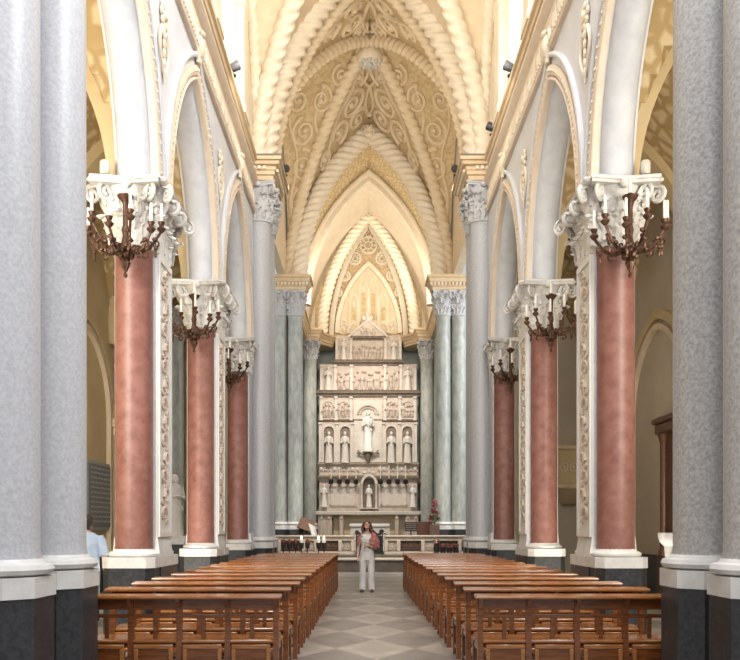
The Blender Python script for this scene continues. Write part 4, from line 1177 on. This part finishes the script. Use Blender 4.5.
MB().bbox(-5.60, -5.00, 21.9, 22.5, 0, 1.05, .02).build('block', 'dark_plinth', t); MB().bbox(-5.65, -4.95, 21.85, 22.55, 1.05, 1.2, .03).build('slab', 'white_marble', t)
grey_column('pale grey-green column standing at the far end of the left aisle', -5.75, 23.9, .32, 0, 7.0, 7.8, 'green_granite', 'capital_grey', None)
# right aisle: carved gallery box, dark wooden altar frame with stoup
t = thing('pulpit_box', 'yellow carved gallery box on the right aisle end wall', 'pulpit', (5.8, 23.9, 2.55))
MB().bbox(5.35, 6.3, 23.5, 24.6, 2.75, 3.75, .02).build('box', 'aisle_yellow', t)
m = MB()
for xx in (5.55, 5.83, 6.11):
    ring(m, xx, 3.25, .11, .02, 14, 23.48); m.ell((xx, 23.48, 3.25), (.05, .03, .06), 6, 5)
m.build('carving', 'cream', t)
MB().bbox(5.28, 6.34, 23.42, 24.6, 3.75, 3.87, .03).bbox(5.3, 6.34, 23.44, 24.6, 2.63, 2.75, .03).build('cornice', 'tan', t)
MB().loft([[(5.4, 23.55, 2.63), (6.3, 23.55, 2.63), (6.3, 24.6, 2.63), (5.4, 24.6, 2.63)], [(5.75, 24.2, 2.2), (6.3, 24.2, 2.2), (6.3, 24.6, 2.2), (5.75, 24.6, 2.2)]]).build('corbel', 'tan', t)
t = thing('side_altar', 'dark wooden side altar frame against the right aisle wall behind the grey column', 'altar', (6.2, 16.6, 0))
MB().bbox(6.15, 6.33, 15.6, 17.7, .0, .9, .02).build('table', 'wood_dark', t)
for yy in (15.9, 17.45): MB().lathe([(.11, .9), (.11, 1.0), (.08, 1.06), (.08, 3.3), (.11, 3.4), (.13, 3.5)], (6.22, yy, 0), 14).build('column', 'wood_dark', t)
MB().bbox(6.10, 6.33, 15.6, 17.7, 3.5, 3.72, .03).bbox(6.05, 6.33, 15.55, 17.76, 3.72, 3.84, .03).build('entablature', 'wood_dark', t)
MB().box(6.25, 6.33, 15.65, 17.65, .9, 3.5).build('panel', 'wood_dark', t, smooth=False)
t = thing('holy_water_stoup', 'small white marble stoup on a stem in the right aisle', 'stoup', (4.9, 13.6, 0))
MB().lathe([(.14, 0), (.14, .05), (.06, .10), (.055, .5), (.085, .75), (.05, .95), (.07, 1.2)], (4.9, 13.6, 0), 16).build('stem', 'slab_text', t)
MB().lathe([(.07, 1.2), (.14, 1.27), (.17, 1.36), (.17, 1.42), (.14, 1.41), (.09, 1.32)], (4.9, 13.6, 0), 18).build('basin', 'slab_text', t)
t = thing('wall_bracket_lamp', 'small dark bracket lamp on the right aisle wall above the gallery box', 'lamp', (5.75, 22.2, 5.0))
MB().tube([(6.33, 22.2, 4.9), (6.0, 22.2, 4.75), (5.8, 22.2, 5.0)], .035, 8).build('arm', 'bronze', t)
MB().lathe([(.03, -.05), (.10, .0), (.12, .15), (.05, .3), (.02, .34)], (5.8, 22.2, 5.0), 12).build('shade', 'bronze', t)

# sanctuary furniture
Pz = lambda px, d: (px - 366) * d / 820 + CAMX
x = Pz(307, 29.6)
t = thing('lectern', 'brown wooden lectern with white cloth behind the left altar rail', 'lectern', (x, 29.6, .56))
MB().tube([(x, 29.6, .58), (x, 29.6, 1.55)], .045, 10).lathe([(.2, .0), (.2, .04), (.06, .08)], (x, 29.6, .56), 14).build('post', 'wood_dark', t)
m = MB().box(-.28, .28, -.02, .02, -.24, .24); m.xf(Matrix.Translation((x - .02, 29.55, 1.62)) @ Matrix.Rotation(.35, 4, 'Y') @ Matrix.Rotation(-.6, 4, 'X')); m.build('desk', 'wood_dark', t, smooth=False)
m = MB().grid(lambda u, v: (x + .06 + .24 * u + .12 * (1 - v), 29.42 - .05 * math.sin(u * 7) * (1 - v), 1.16 + .52 * v * (1 - .25 * u)), [i / 8 for i in range(9)], [i / 6 for i in range(7)])
m.build('cloth', 'cloth_white', t, recalc=False)
x = Pz(411, 29.4)
t = thing('music_stand', 'black slatted music stand behind the right altar rail', 'stand', (x, 29.4, .56))
m = MB().tube([(x, 29.4, .6), (x, 29.4, 1.5)], .02, 8)
for i in range(3): a = i * 2.1; m.tube([(x, 29.4, .75), (x + .22 * math.cos(a), 29.4 + .22 * math.sin(a), .57)], .015, 6)
m.build('post', 'iron', t)
m = MB()
for i in range(5): m.box(x - .22, x + .22, 29.36 + .02 * i, 29.375 + .02 * i, 1.38 + .07 * i, 1.435 + .07 * i)
for e in (-.2, .19): m.box(x + e, x + e + .015, 29.36, 29.46, 1.38, 1.72)
m.build('desk', 'iron', t, smooth=False)
x = Pz(425, 31.5)
t = thing('armchair', 'dark wooden high backed armchair beside the right chancel column', 'chair', (x, 31.5, .56))
MB().bbox(x - .3, x + .3, 31.2, 31.75, .98, 1.06, .02).build('seat', 'wood_dark', t)
MB().bbox(x - .3, x + .3, 31.7, 31.78, 1.06, 1.75, .03).build('backrest', 'wood_dark', t)
for a in (-.27, .27):
    for b in (31.24, 31.72): MB().bbox(x + a - .03, x + a + .03, b - .03, b + .03, .56, .98, .008).build('leg', 'wood_dark', t)
    MB().bbox(x + a - .035, x + a + .035, 31.2, 31.72, 1.22, 1.27, .01).bbox(x + a - .025, x + a + .025, 31.22, 31.27, 1.06, 1.22, .005).build('armrest', 'wood_dark', t)
x = Pz(434.5, 29.4)
t = thing('flower_stand', 'tall spray of dark red flowers on a brown box stand behind the right altar rail', 'flowers', (x, 29.4, .56))
MB().bbox(x - .17, x + .17, 29.25, 29.6, .56, 1.62, .02).build('stand', 'openwork', t)
m = MB(); rnd = random.Random(4)
for i in range(46):
    q = rnd.random(); r_ = .17 * (1 - q) + .03; a = rnd.random() * 6.28
    m.ell((x + r_ * math.cos(a), 29.4 + r_ * math.sin(a), 1.68 + .85 * q), (.05, .05, .045), 6, 5)
m.build('blossoms', 'flower_red', t)
m = MB()
for i in range(14):
    a = i * 2.4; m.tube([(x, 29.4, 1.6), (x + .08 * math.cos(a), 29.4 + .08 * math.sin(a), 1.9), (x + .18 * math.cos(a), 29.4 + .18 * math.sin(a), 1.78 + .03 * i)], [.012, .016, .004], 5)
m.build('foliage', 'leaf_green', t)
# votive lamps in front of the rail (left) and urns with flowers (right)
for i, px in enumerate((283.5, 289.5, 295.5, 301.5, 307.5, 318.5, 324)):
    x = Pz(px, 28.0); w = i in (3, 5, 6)
    t = thing('votive_lamp', '%s before the left altar rail, %s from the left' % ('lit white candle in dark holder' if w else 'dark red votive holder', ORD[i] if i else 'first'), 'candle', (x, 28.0, 0))
    MB().lathe([(.10, 0), (.10, .03), (.02, .06), (.018, .78), (.07, .82), (.085, .95), (.08, 1.0), (.06, .98)], (x, 28.0, 0), 12).build('holder', 'iron', t)
    MB().lathe([(.065, .86), (.065, 1.10 if w else 1.08), (.02, 1.12)], (x, 28.0, 0), 12).build('candle', 'candle' if w else 'wax_red', t)
    if w: MB().ell((x, 28.0, 1.17), (.03, .03, .06), 8, 6).build('flame', 'candle_flame', t)
for i, px in enumerate((436.5, 443, 449.5, 456)):
    x = Pz(px, 28.0)
    t = thing('flower_urn', 'dark urn with pink flowers before the right altar rail, %s from the left' % ['first', 'second', 'third', 'fourth'][i], 'urn', (x, 28.0, 0))
    h = .95 if i == 0 else .8
    MB().lathe([(.09, 0), (.10, .05), (.04, .12), (.04, h * .55), (.09, h * .7), (.105, h * .85), (.085, h), (.10, h + .03), (.07, h + .02)], (x, 28.0, 0), 14).build('urn', 'iron', t)
    m = MB(); rnd = random.Random(40 + i)
    for j in range(10): a = rnd.random() * 6.28; m.ell((x + .07 * math.cos(a), 28.0 + .07 * math.sin(a), h + .05 + .10 * rnd.random()), .032, 6, 5)
    m.build('flowers', 'flower_red', t)

# ---------------------------------------------------------------- people
def fuse(mb, name, m, parent, voxel=.009, smooth=4):
    o = mb.build(name, m, parent)
    md = o.modifiers.new('r', 'REMESH'); md.mode = 'VOXEL'; md.voxel_size = voxel
    ms = o.modifiers.new('s', 'SMOOTH'); ms.iterations = smooth; ms.factor = .5
    dg = bpy.context.evaluated_depsgraph_get(); dg.update()
    me = bpy.data.meshes.new_from_object(o.evaluated_get(dg)); o.modifiers.clear(); old = o.data; o.data = me; bpy.data.meshes.remove(old)
    for p in me.polygons: p.use_smooth = True
    if not me.materials: me.materials.append(MATS[m])
    return o
def T(*p): return tuple(p)
def hand(mb, w, d, up, curl=.5, side=1):
    """palm at w pointing along d, palm normal up; five separate fingers"""
    w = Vector(w); d = Vector(d).normalized(); up = Vector(up).normalized(); sd = d.cross(up).normalized()
    mb.tube([w - d * .02, w + d * .03, w + d * .075], [.020, .026, .026], 8)
    for i, (o_, L) in enumerate(((-.030, .060), (-.010, .072), (.010, .068), (.029, .054))):
        b = w + d * .075 + sd * o_
        mb.tube([w + d * .04 + sd * o_ * .7, b, b + d * L * .5 - up * curl * L * .25, b + d * L * (1 - .3 * curl) - up * curl * L * .7], [.011, .010, .009, .007], 6)
    b = w + d * .025 - sd * .022 * side
    mb.tube([b, b + d * .03 - sd * .025 * side - up * .01, b + d * .06 - sd * .03 * side - up * .025], [.012, .011, .008], 6)
def head(mb, c, pitch, s=1.0, yaw=0):
    """head whose centre is c; face looks to -y, pitched up by pitch"""
    st = len(mb.v); 
    mb.ell((0, 0, .02), (.074, .092, .100), 18, 14); mb.ell((0, -.022, -.045), (.056, .066, .062), 14, 10)
    mb.tube([(0, -.088, .018), (0, -.104, -.012), (0, -.100, -.022)], [.010, .014, .011], 8)
    mb.ell((0, -.082, -.052), (.024, .012, .007), 8, 6); mb.ell((0, -.08, -.082), (.022, .018, .016), 8, 6)
    for sg in (-1, 1):
        mb.ell((sg * .076, .008, -.008), (.010, .020, .030), 8, 6); mb.ell((sg * .030, -.083, .030), (.020, .012, .006), 8, 5); mb.ell((sg * .038, -.068, -.015), (.022, .02, .02), 8, 6)
    M = Matrix.Translation(c) @ Matrix.Rotation(yaw, 4, 'Z') @ Matrix.Rotation(-pitch, 4, 'X') @ Matrix.Scale(s, 4)
    mb.xf(M, st); return M
def woman():
    X0, Y0 = Pz(367, 19.25), 19.25
    t = thing('person', 'red-haired woman in white top and trousers with rose jacket, looking up in the aisle', 'person', (X0, Y0, 0), local=True)
    b = MB()
    # torso, neck
    rings = []
    for z, rx, ry, yy in ((.80, .150, .105, .0), (.88, .165, .115, .005), (.97, .140, .098, .0), (1.05, .122, .088, -.005), (1.15, .135, .100, -.008), (1.25, .150, .105, -.005), (1.33, .150, .085, .005), (1.385, .10, .06, .012), (1.41, .055, .052, .01)):
        rings.append([(rx * math.cos(a), yy + ry * math.sin(a), z) for a in [2 * PI * i / 20 for i in range(20)]])
    b.loft(rings); b.tube([(0, .012, 1.36), (0, .0, 1.47)], [.055, .048], 12)
    M = head(b, (0, -.018, 1.545), .42)
    # legs
    for sg in (-1, 1):
        b.tube([(sg * .085, 0, .86), (sg * .095, -.005, .48), (sg * .10, .0, .28), (sg * .105, .012, .07)], [.085, .060, .052, .036], 12)
        b.tube([(sg * .105, .03, .045), (sg * .115, -.07, .032), (sg * .12, -.15, .025)], [.034, .038, .026], 10)
    # her right arm hangs down (picture left)
    b.tube([(-.155, .005, 1.335), (-.185, .01, 1.18), (-.205, .015, 1.06), (-.215, -.01, .92), (-.218, -.03, .82)], [.046, .043, .037, .034, .024], 10)
    hand(b, (-.218, -.035, .80), (0.02, -.12, -1), (-1, 0, 0), .45, -1)
    # her left arm bent, holding the jacket against her chest
    b.tube([(.155, .005, 1.335), (.195, .0, 1.20), (.215, -.02, 1.085), (.14, -.14, 1.06), (.06, -.19, 1.08)], [.046, .043, .038, .033, .025], 10)
    hand(b, (.05, -.195, 1.085), (-1, -.15, .2), (0, 1, 0), .6, 1)
    fuse(b, 'body', 'skin', t, .008)
    e = MB()
    for sg in (-1, 1): e.ell((sg * .030, -.086, .012), (.012, .006, .007), 8, 6)
    e.xf(M); e.build('eyes', 'eye', t)
    l = MB().ell((0, -.093, -.052), (.020, .006, .007), 8, 6).xf(M); l.build('lips', 'lip', t)
    h = MB()
    h.ell((0, .022, .050), (.104, .104, .098), 16, 12)
    for i in range(26):
        a = -.35 + (PI + .7) * i / 25; x, y = .082 * math.cos(a), .02 + .080 * math.sin(a)
        ln = .165 + .03 * math.sin(i * 2.3)
        h.tube([(x * .8, y * .8 + .01, .08), (x * 1.22, y * 1.15 + .01, .0), (x * 1.36, y * 1.25 + .015, -.07), (x * 1.25, y * 1.2 + .02, -ln)], [.032, .034, .032, .016], 7)
    for sg in (-1, 1): h.tube([(0, -.07, .105), (sg * .055, -.072, .075), (sg * .086, -.035, .01), (sg * .092, -.01, -.08)], [.018, .024, .026, .018], 8)
    h.xf(M); fuse(h, 'hair', 'hair_red', t, .009, 2)
    # trousers
    p = MB()
    rings = []
    for z, rx, ry in ((.74, .155, .12), (.82, .172, .128), (.90, .172, .125), (.99, .150, .110)):
        rings.append([(rx * math.cos(a), ry * math.sin(a), z) for a in [2 * PI * i / 20 for i in range(20)]])
    p.loft(rings)
    for sg in (-1, 1):
        p.tube([(sg * .083, 0, .84), (sg * .093, -.004, .65), (sg * .098, -.004, .48), (sg * .102, .004, .28), (sg * .108, .002, .05)], [.098, .090, .080, .078, .086], 14)
        p.tube([(sg * .06, -.10, .75), (sg * .13, -.06, .5), (sg * .07, -.075, .3)], [.012, .014, .010], 6)
    fuse(p, 'trousers', 'trouser_white', t, .009, 3)
    # sleeveless top
    tp = MB(); rings = []
    for z, rx, ry, yy in ((.93, .158, .118, 0), (1.0, .150, .110, 0), (1.08, .137, .102, -.005), (1.17, .150, .114, -.010), (1.25, .163, .118, -.008), (1.32, .155, .094, .004), (1.36, .120, .072, .01)):
        rings.append([(rx * math.cos(a), yy + ry * math.sin(a), z) for a in [2 * PI * i / 22 for i in range(22)]])
    tp.loft(rings)
    for sg in (-1, 1): tp.tube([(sg * .10, -.07, 1.30), (sg * .105, 0, 1.40), (sg * .10, .07, 1.30)], [.03, .026, .03], 8)
    tpo = fuse(tp, 'top', 'top_white', t, .008, 2)
    pr = MB(); rnd = random.Random(2)
    for i in range(16):
        x = rnd.uniform(-.09, .07); z = rnd.choice((1.03, 1.05, 1.14, 1.16)) + rnd.uniform(-.012, .012)
        yy = -.118 * math.sqrt(max(.1, 1 - (x / .15) ** 2)); pr.ell((x, yy - .0, z), (.018, .012, .010), 6, 5)
    pr.build('print', 'print_grey', tpo)
    j = MB()
    j.tube([(.13, -.02, 1.37), (.17, -.07, 1.30), (.17, -.11, 1.20), (.17, -.12, 1.10), (.19, -.12, 1.00)], [.05, .075, .085, .085, .05], 12)
    j.tube([(.06, -.15, 1.24), (.16, -.17, 1.20), (.25, -.12, 1.16)], [.04, .065, .045], 10)
    j.tube([(.20, .0, 1.32), (.24, -.04, 1.18), (.26, -.06, 1.02)], [.05, .06, .035], 10)
    j.tube([(.07, -.17, 1.15), (.18, -.19, 1.13), (.28, -.12, 1.05)], [.03, .045, .03], 10)
    fuse(j, 'jacket', 'jacket_rose', t, .010, 2)
    sl = MB().tube([(-.15, .005, 1.35), (-.182, .01, 1.24), (-.198, .012, 1.10)], [.056, .057, .050], 12)
    fuse(sl, 'sleeve', 'jacket_rose', t, .009, 2)
    for sg in (-1, 1):
        s_ = MB().tube([(sg * .106, .06, .034), (sg * .115, -.04, .034), (sg * .121, -.12, .03), (sg * .123, -.17, .026)], [.034, .040, .044, .024], 10)
        s_.box(sg * .115 - .038, sg * .115 + .038, -.17, .08, .0, .018)
        fuse(s_, 'shoe', 'shoe', t, .008, 2)
woman()
def man():
    d = 12.6; X0 = Pz(87.0, d) ; Y0 = d
    t = thing('person', 'dark haired man in a light blue shirt behind the left foreground column, back turned', 'person', (X0, Y0, 0), local=True)
    b = MB(); rings = []
    for z, rx, ry, yy in ((.84, .16, .115, 0), (.95, .160, .12, 0), (1.1, .155, .115, 0), (1.28, .185, .115, 0), (1.40, .19, .095, 0), (1.455, .11, .07, 0), (1.48, .06, .06, 0)):
        rings.append([(rx * math.cos(a), yy + ry * math.sin(a), z) for a in [2 * PI * i / 20 for i in range(20)]])
    b.loft(rings); b.tube([(0, 0, 1.43), (0, -.01, 1.54)], [.06, .055], 12)
    M = head(b, (0, -.015, 1.615), .05)
    for sg in (-1, 1):
        b.tube([(sg * .09, 0, .88), (sg * .10, -.01, .48), (sg * .105, .01, .08)], [.09, .062, .042], 12)
        b.tube([(sg * .105, .03, .045), (sg * .115, -.08, .035), (sg * .12, -.17, .026)], [.038, .04, .028], 10)
    b.tube([(-.185, 0, 1.40), (-.23, .03, 1.20), (-.245, .05, 1.08), (-.25, .0, .97), (-.25, -.05, .90)], [.054, .05, .042, .036, .028], 10)
    hand(b, (-.25, -.055, .89), (-.35, -.6, -.6), (.7, 0, -.5), .5, -1)
    b.tube([(.185, 0, 1.40), (.22, -.02, 1.18), (.225, -.05, 1.06), (.16, -.2, 1.1), (.06, -.26, 1.16)], [.054, .05, .042, .036, .028], 10)
    hand(b, (.05, -.26, 1.17), (-1, -.1, .3), (0, 1, 0), .6, 1)
    fuse(b, 'body', 'skin', t, .010)
    e = MB()
    for sg in (-1, 1): e.ell((sg * .030, -.086, .012), (.012, .006, .007), 8, 6)
    e.xf(M); e.build('eyes', 'eye', t)
    h = MB().ell((0, .022, .045), (.090, .100, .096), 16, 12).ell((0, .055, -.01), (.085, .062, .10), 14, 10).ell((-.05, .03, -.02), (.042, .05, .07), 10, 8).ell((.05, .03, -.02), (.042, .05, .07), 10, 8).tube([(-.06, -.06, .09), (0, -.075, .105), (.06, -.06, .09)], .022, 8).xf(M)
    fuse(h, 'hair', 'hair_dark', t, .010, 2)
    s_ = MB(); rings = []
    for z, rx, ry in ((.82, .19, .145), (.95, .185, .14), (1.1, .18, .135), (1.28, .20, .13), (1.40, .195, .105), (1.47, .09, .075)):
        rings.append([(rx * math.cos(a), ry * math.sin(a), z) for a in [2 * PI * i / 22 for i in range(22)]])
    s_.loft(rings)
    s_.tube([(-.175, 0, 1.41), (-.23, .03, 1.22), (-.246, .05, 1.10)], [.068, .068, .062], 12); s_.tube([(.175, 0, 1.41), (.222, -.02, 1.20), (.23, -.04, 1.12)], [.068, .068, .062], 12)
    fuse(s_, 'shirt', 'shirt_blue', t, .010, 3)
    p = MB(); rings = []
    for z, rx, ry in ((.78, .17, .13), (.86, .178, .135), (.96, .172, .13)):
        rings.append([(rx * math.cos(a), ry * math.sin(a), z) for a in [2 * PI * i / 20 for i in range(20)]])
    p.loft(rings)
    for sg in (-1, 1): p.tube([(sg * .088, 0, .86), (sg * .10, -.008, .48), (sg * .106, .008, .07)], [.105, .082, .072], 14)
    fuse(p, 'trousers', 'trouser_dark', t, .010, 3)
    for sg in (-1, 1):
        q = MB().tube([(sg * .106, .06, .036), (sg * .115, -.05, .036), (sg * .123, -.19, .028)], [.038, .046, .028], 10).box(sg * .115 - .04, sg * .115 + .04, -.19, .085, 0, .02)
        fuse(q, 'shoe', 'shoe', t, .010, 2)
    t.rotation_euler.z = PI * 1.12; t.scale = (1.02, 1.02, .975)
man()

# ---------------------------------------------------------------- camera, light
cam = bpy.data.cameras.new('camera'); co = bpy.data.objects.new('camera', cam); COL.objects.link(co)
co.location = (CAMX, 0, 1.5); co.rotation_euler = (PI / 2, 0, 0)
cam.sensor_fit = 'HORIZONTAL'; cam.sensor_width = 36; cam.lens = 820 / 740 * 36
cam.shift_x = 4 / 740; cam.shift_y = 198 / 740; cam.clip_start = .05; cam.clip_end = 200
S.camera = co
def area(name, loc, aim, size, sizey, power, col):
    l = bpy.data.lights.new(name, 'AREA'); l.shape = 'RECTANGLE'; l.size = size; l.size_y = sizey; l.energy = power; l.color = col
    o = bpy.data.objects.new(name, l); COL.objects.link(o); o.location = loc
    o.rotation_euler = (Vector(aim) - Vector(loc)).to_track_quat('-Z', 'Y').to_euler(); return o
area('front_daylight', (.5, -1.5, 9), (0, 20, 5), 6, 8, 520, (1, .975, .95))
area('right_clerestory_daylight', (2.6, 9.5, 13.5), (-3, 13, 4), 4, 3, 950, (.96, .975, 1))
area('left_clerestory_daylight', (-2.6, 9.5, 13.5), (3, 14, 4), 4, 3, 160, (1, .94, .88))
for s in (-1, 1):
    area('aisle_daylight_' + SIDE[s], (s * 4.9, 6, 4.5), (s * 5, 20, 4.5), 2, 3, 480 if s < 0 else 330, (1, .93, .8))
    area('aisle_uplight_' + SIDE[s], (s * 4.9, 13.5, .4), (s * 5.0, 13.5, 9), 1.5, 6, 240 if s < 0 else 170, (1, .9, .72))
    area('transept_daylight_' + SIDE[s], (s * 6.8, 26.5, 7), (s * 0, 32, 4), 3, 6, 520 if s > 0 else 160, (.95, .98, 1))
    area('vault_uplight_' + SIDE[s], (s * 2.5, 24.0, 11.0), (-s * 1.2, 27, 16), .5, 1.5, 110 if s < 0 else 70, (1, .91, .74))
    area('nave_uplight_' + SIDE[s], (s * 2.4, 15.5, 11.2), (-s * .5, 20.5, 15), .5, 2.5, 170 if s < 0 else 110, (1, .94, .82))
    area('chancel_uplight_' + SIDE[s], (s * 2.2, 31.6, 11.0), (-s * .8, 36, 15), .4, .8, 75, (1, .91, .76))
    area('apse_uplight_' + SIDE[s], (s * 2.2, 35.2, 11.0), (-s * 1.2, 37.5, 15), .4, 1.2, 85, (1, .89, .74))
area('left_column_fill', (2.3, 5.0, 8.4), (-2.8, 6.9, 3), 2, 2, 330, (.97, .98, 1))  # added panel brightening the left foreground columns, no window there
def spot(name, loc, aim, power, size, col, soft=.15):
    l = bpy.data.lights.new(name, 'SPOT'); l.energy = power; l.spot_size = size; l.spot_blend = .8; l.color = col; l.shadow_soft_size = soft
    o = bpy.data.objects.new(name, l); COL.objects.link(o); o.location = loc; o.rotation_euler = (Vector(aim) - Vector(loc)).to_track_quat('-Z', 'Y').to_euler()
spot('altarpiece_fill_left', (-1.7, 31.3, 12.6), (.2, 38.9, 4.6), 3200, 1.0, (1, .90, .80))  # pair of unseen spots added to brighten the altarpiece
spot('altarpiece_fill_right', (1.7, 31.3, 12.6), (-.2, 38.9, 5.5), 1300, 1.0, (1, .90, .80))
for s in (-1, 1):
    spot('crossing_spot_' + SIDE[s], (s * 2.1, 21.6, 10.9), (s * .2, 29.5, .8), 2600, .75, (1, .93, .84))
spot('tracery_spot', (.9, 34.2, 12.3), (0, 39.9, 13.6), 520, 1.3, (1, .9, .74))
sp = bpy.data.lights.new('madonna_spot', 'SPOT'); sp.energy = 260; sp.spot_size = .22; sp.spot_blend = .9; sp.color = (1, .95, .88); sp.shadow_soft_size = .1
so = bpy.data.objects.new('madonna_spot', sp); COL.objects.link(so); so.location = (0, 33.6, 7.5); so.rotation_euler = (Vector((0, 38.8, 5.6)) - so.location).to_track_quat('-Z', 'Y').to_euler()
w = bpy.data.worlds.new('world'); S.world = w; w.use_nodes = True
bg = w.node_tree.nodes['Background']; bg.inputs['Color'].default_value = (.95, .97, 1, 1); bg.inputs['Strength'].default_value = .55
S.view_settings.view_transform = 'Standard'
S.view_settings.exposure = 0.2
S.cycles.use_denoising = True
S.cycles.max_bounces = 8; S.cycles.diffuse_bounces = 5
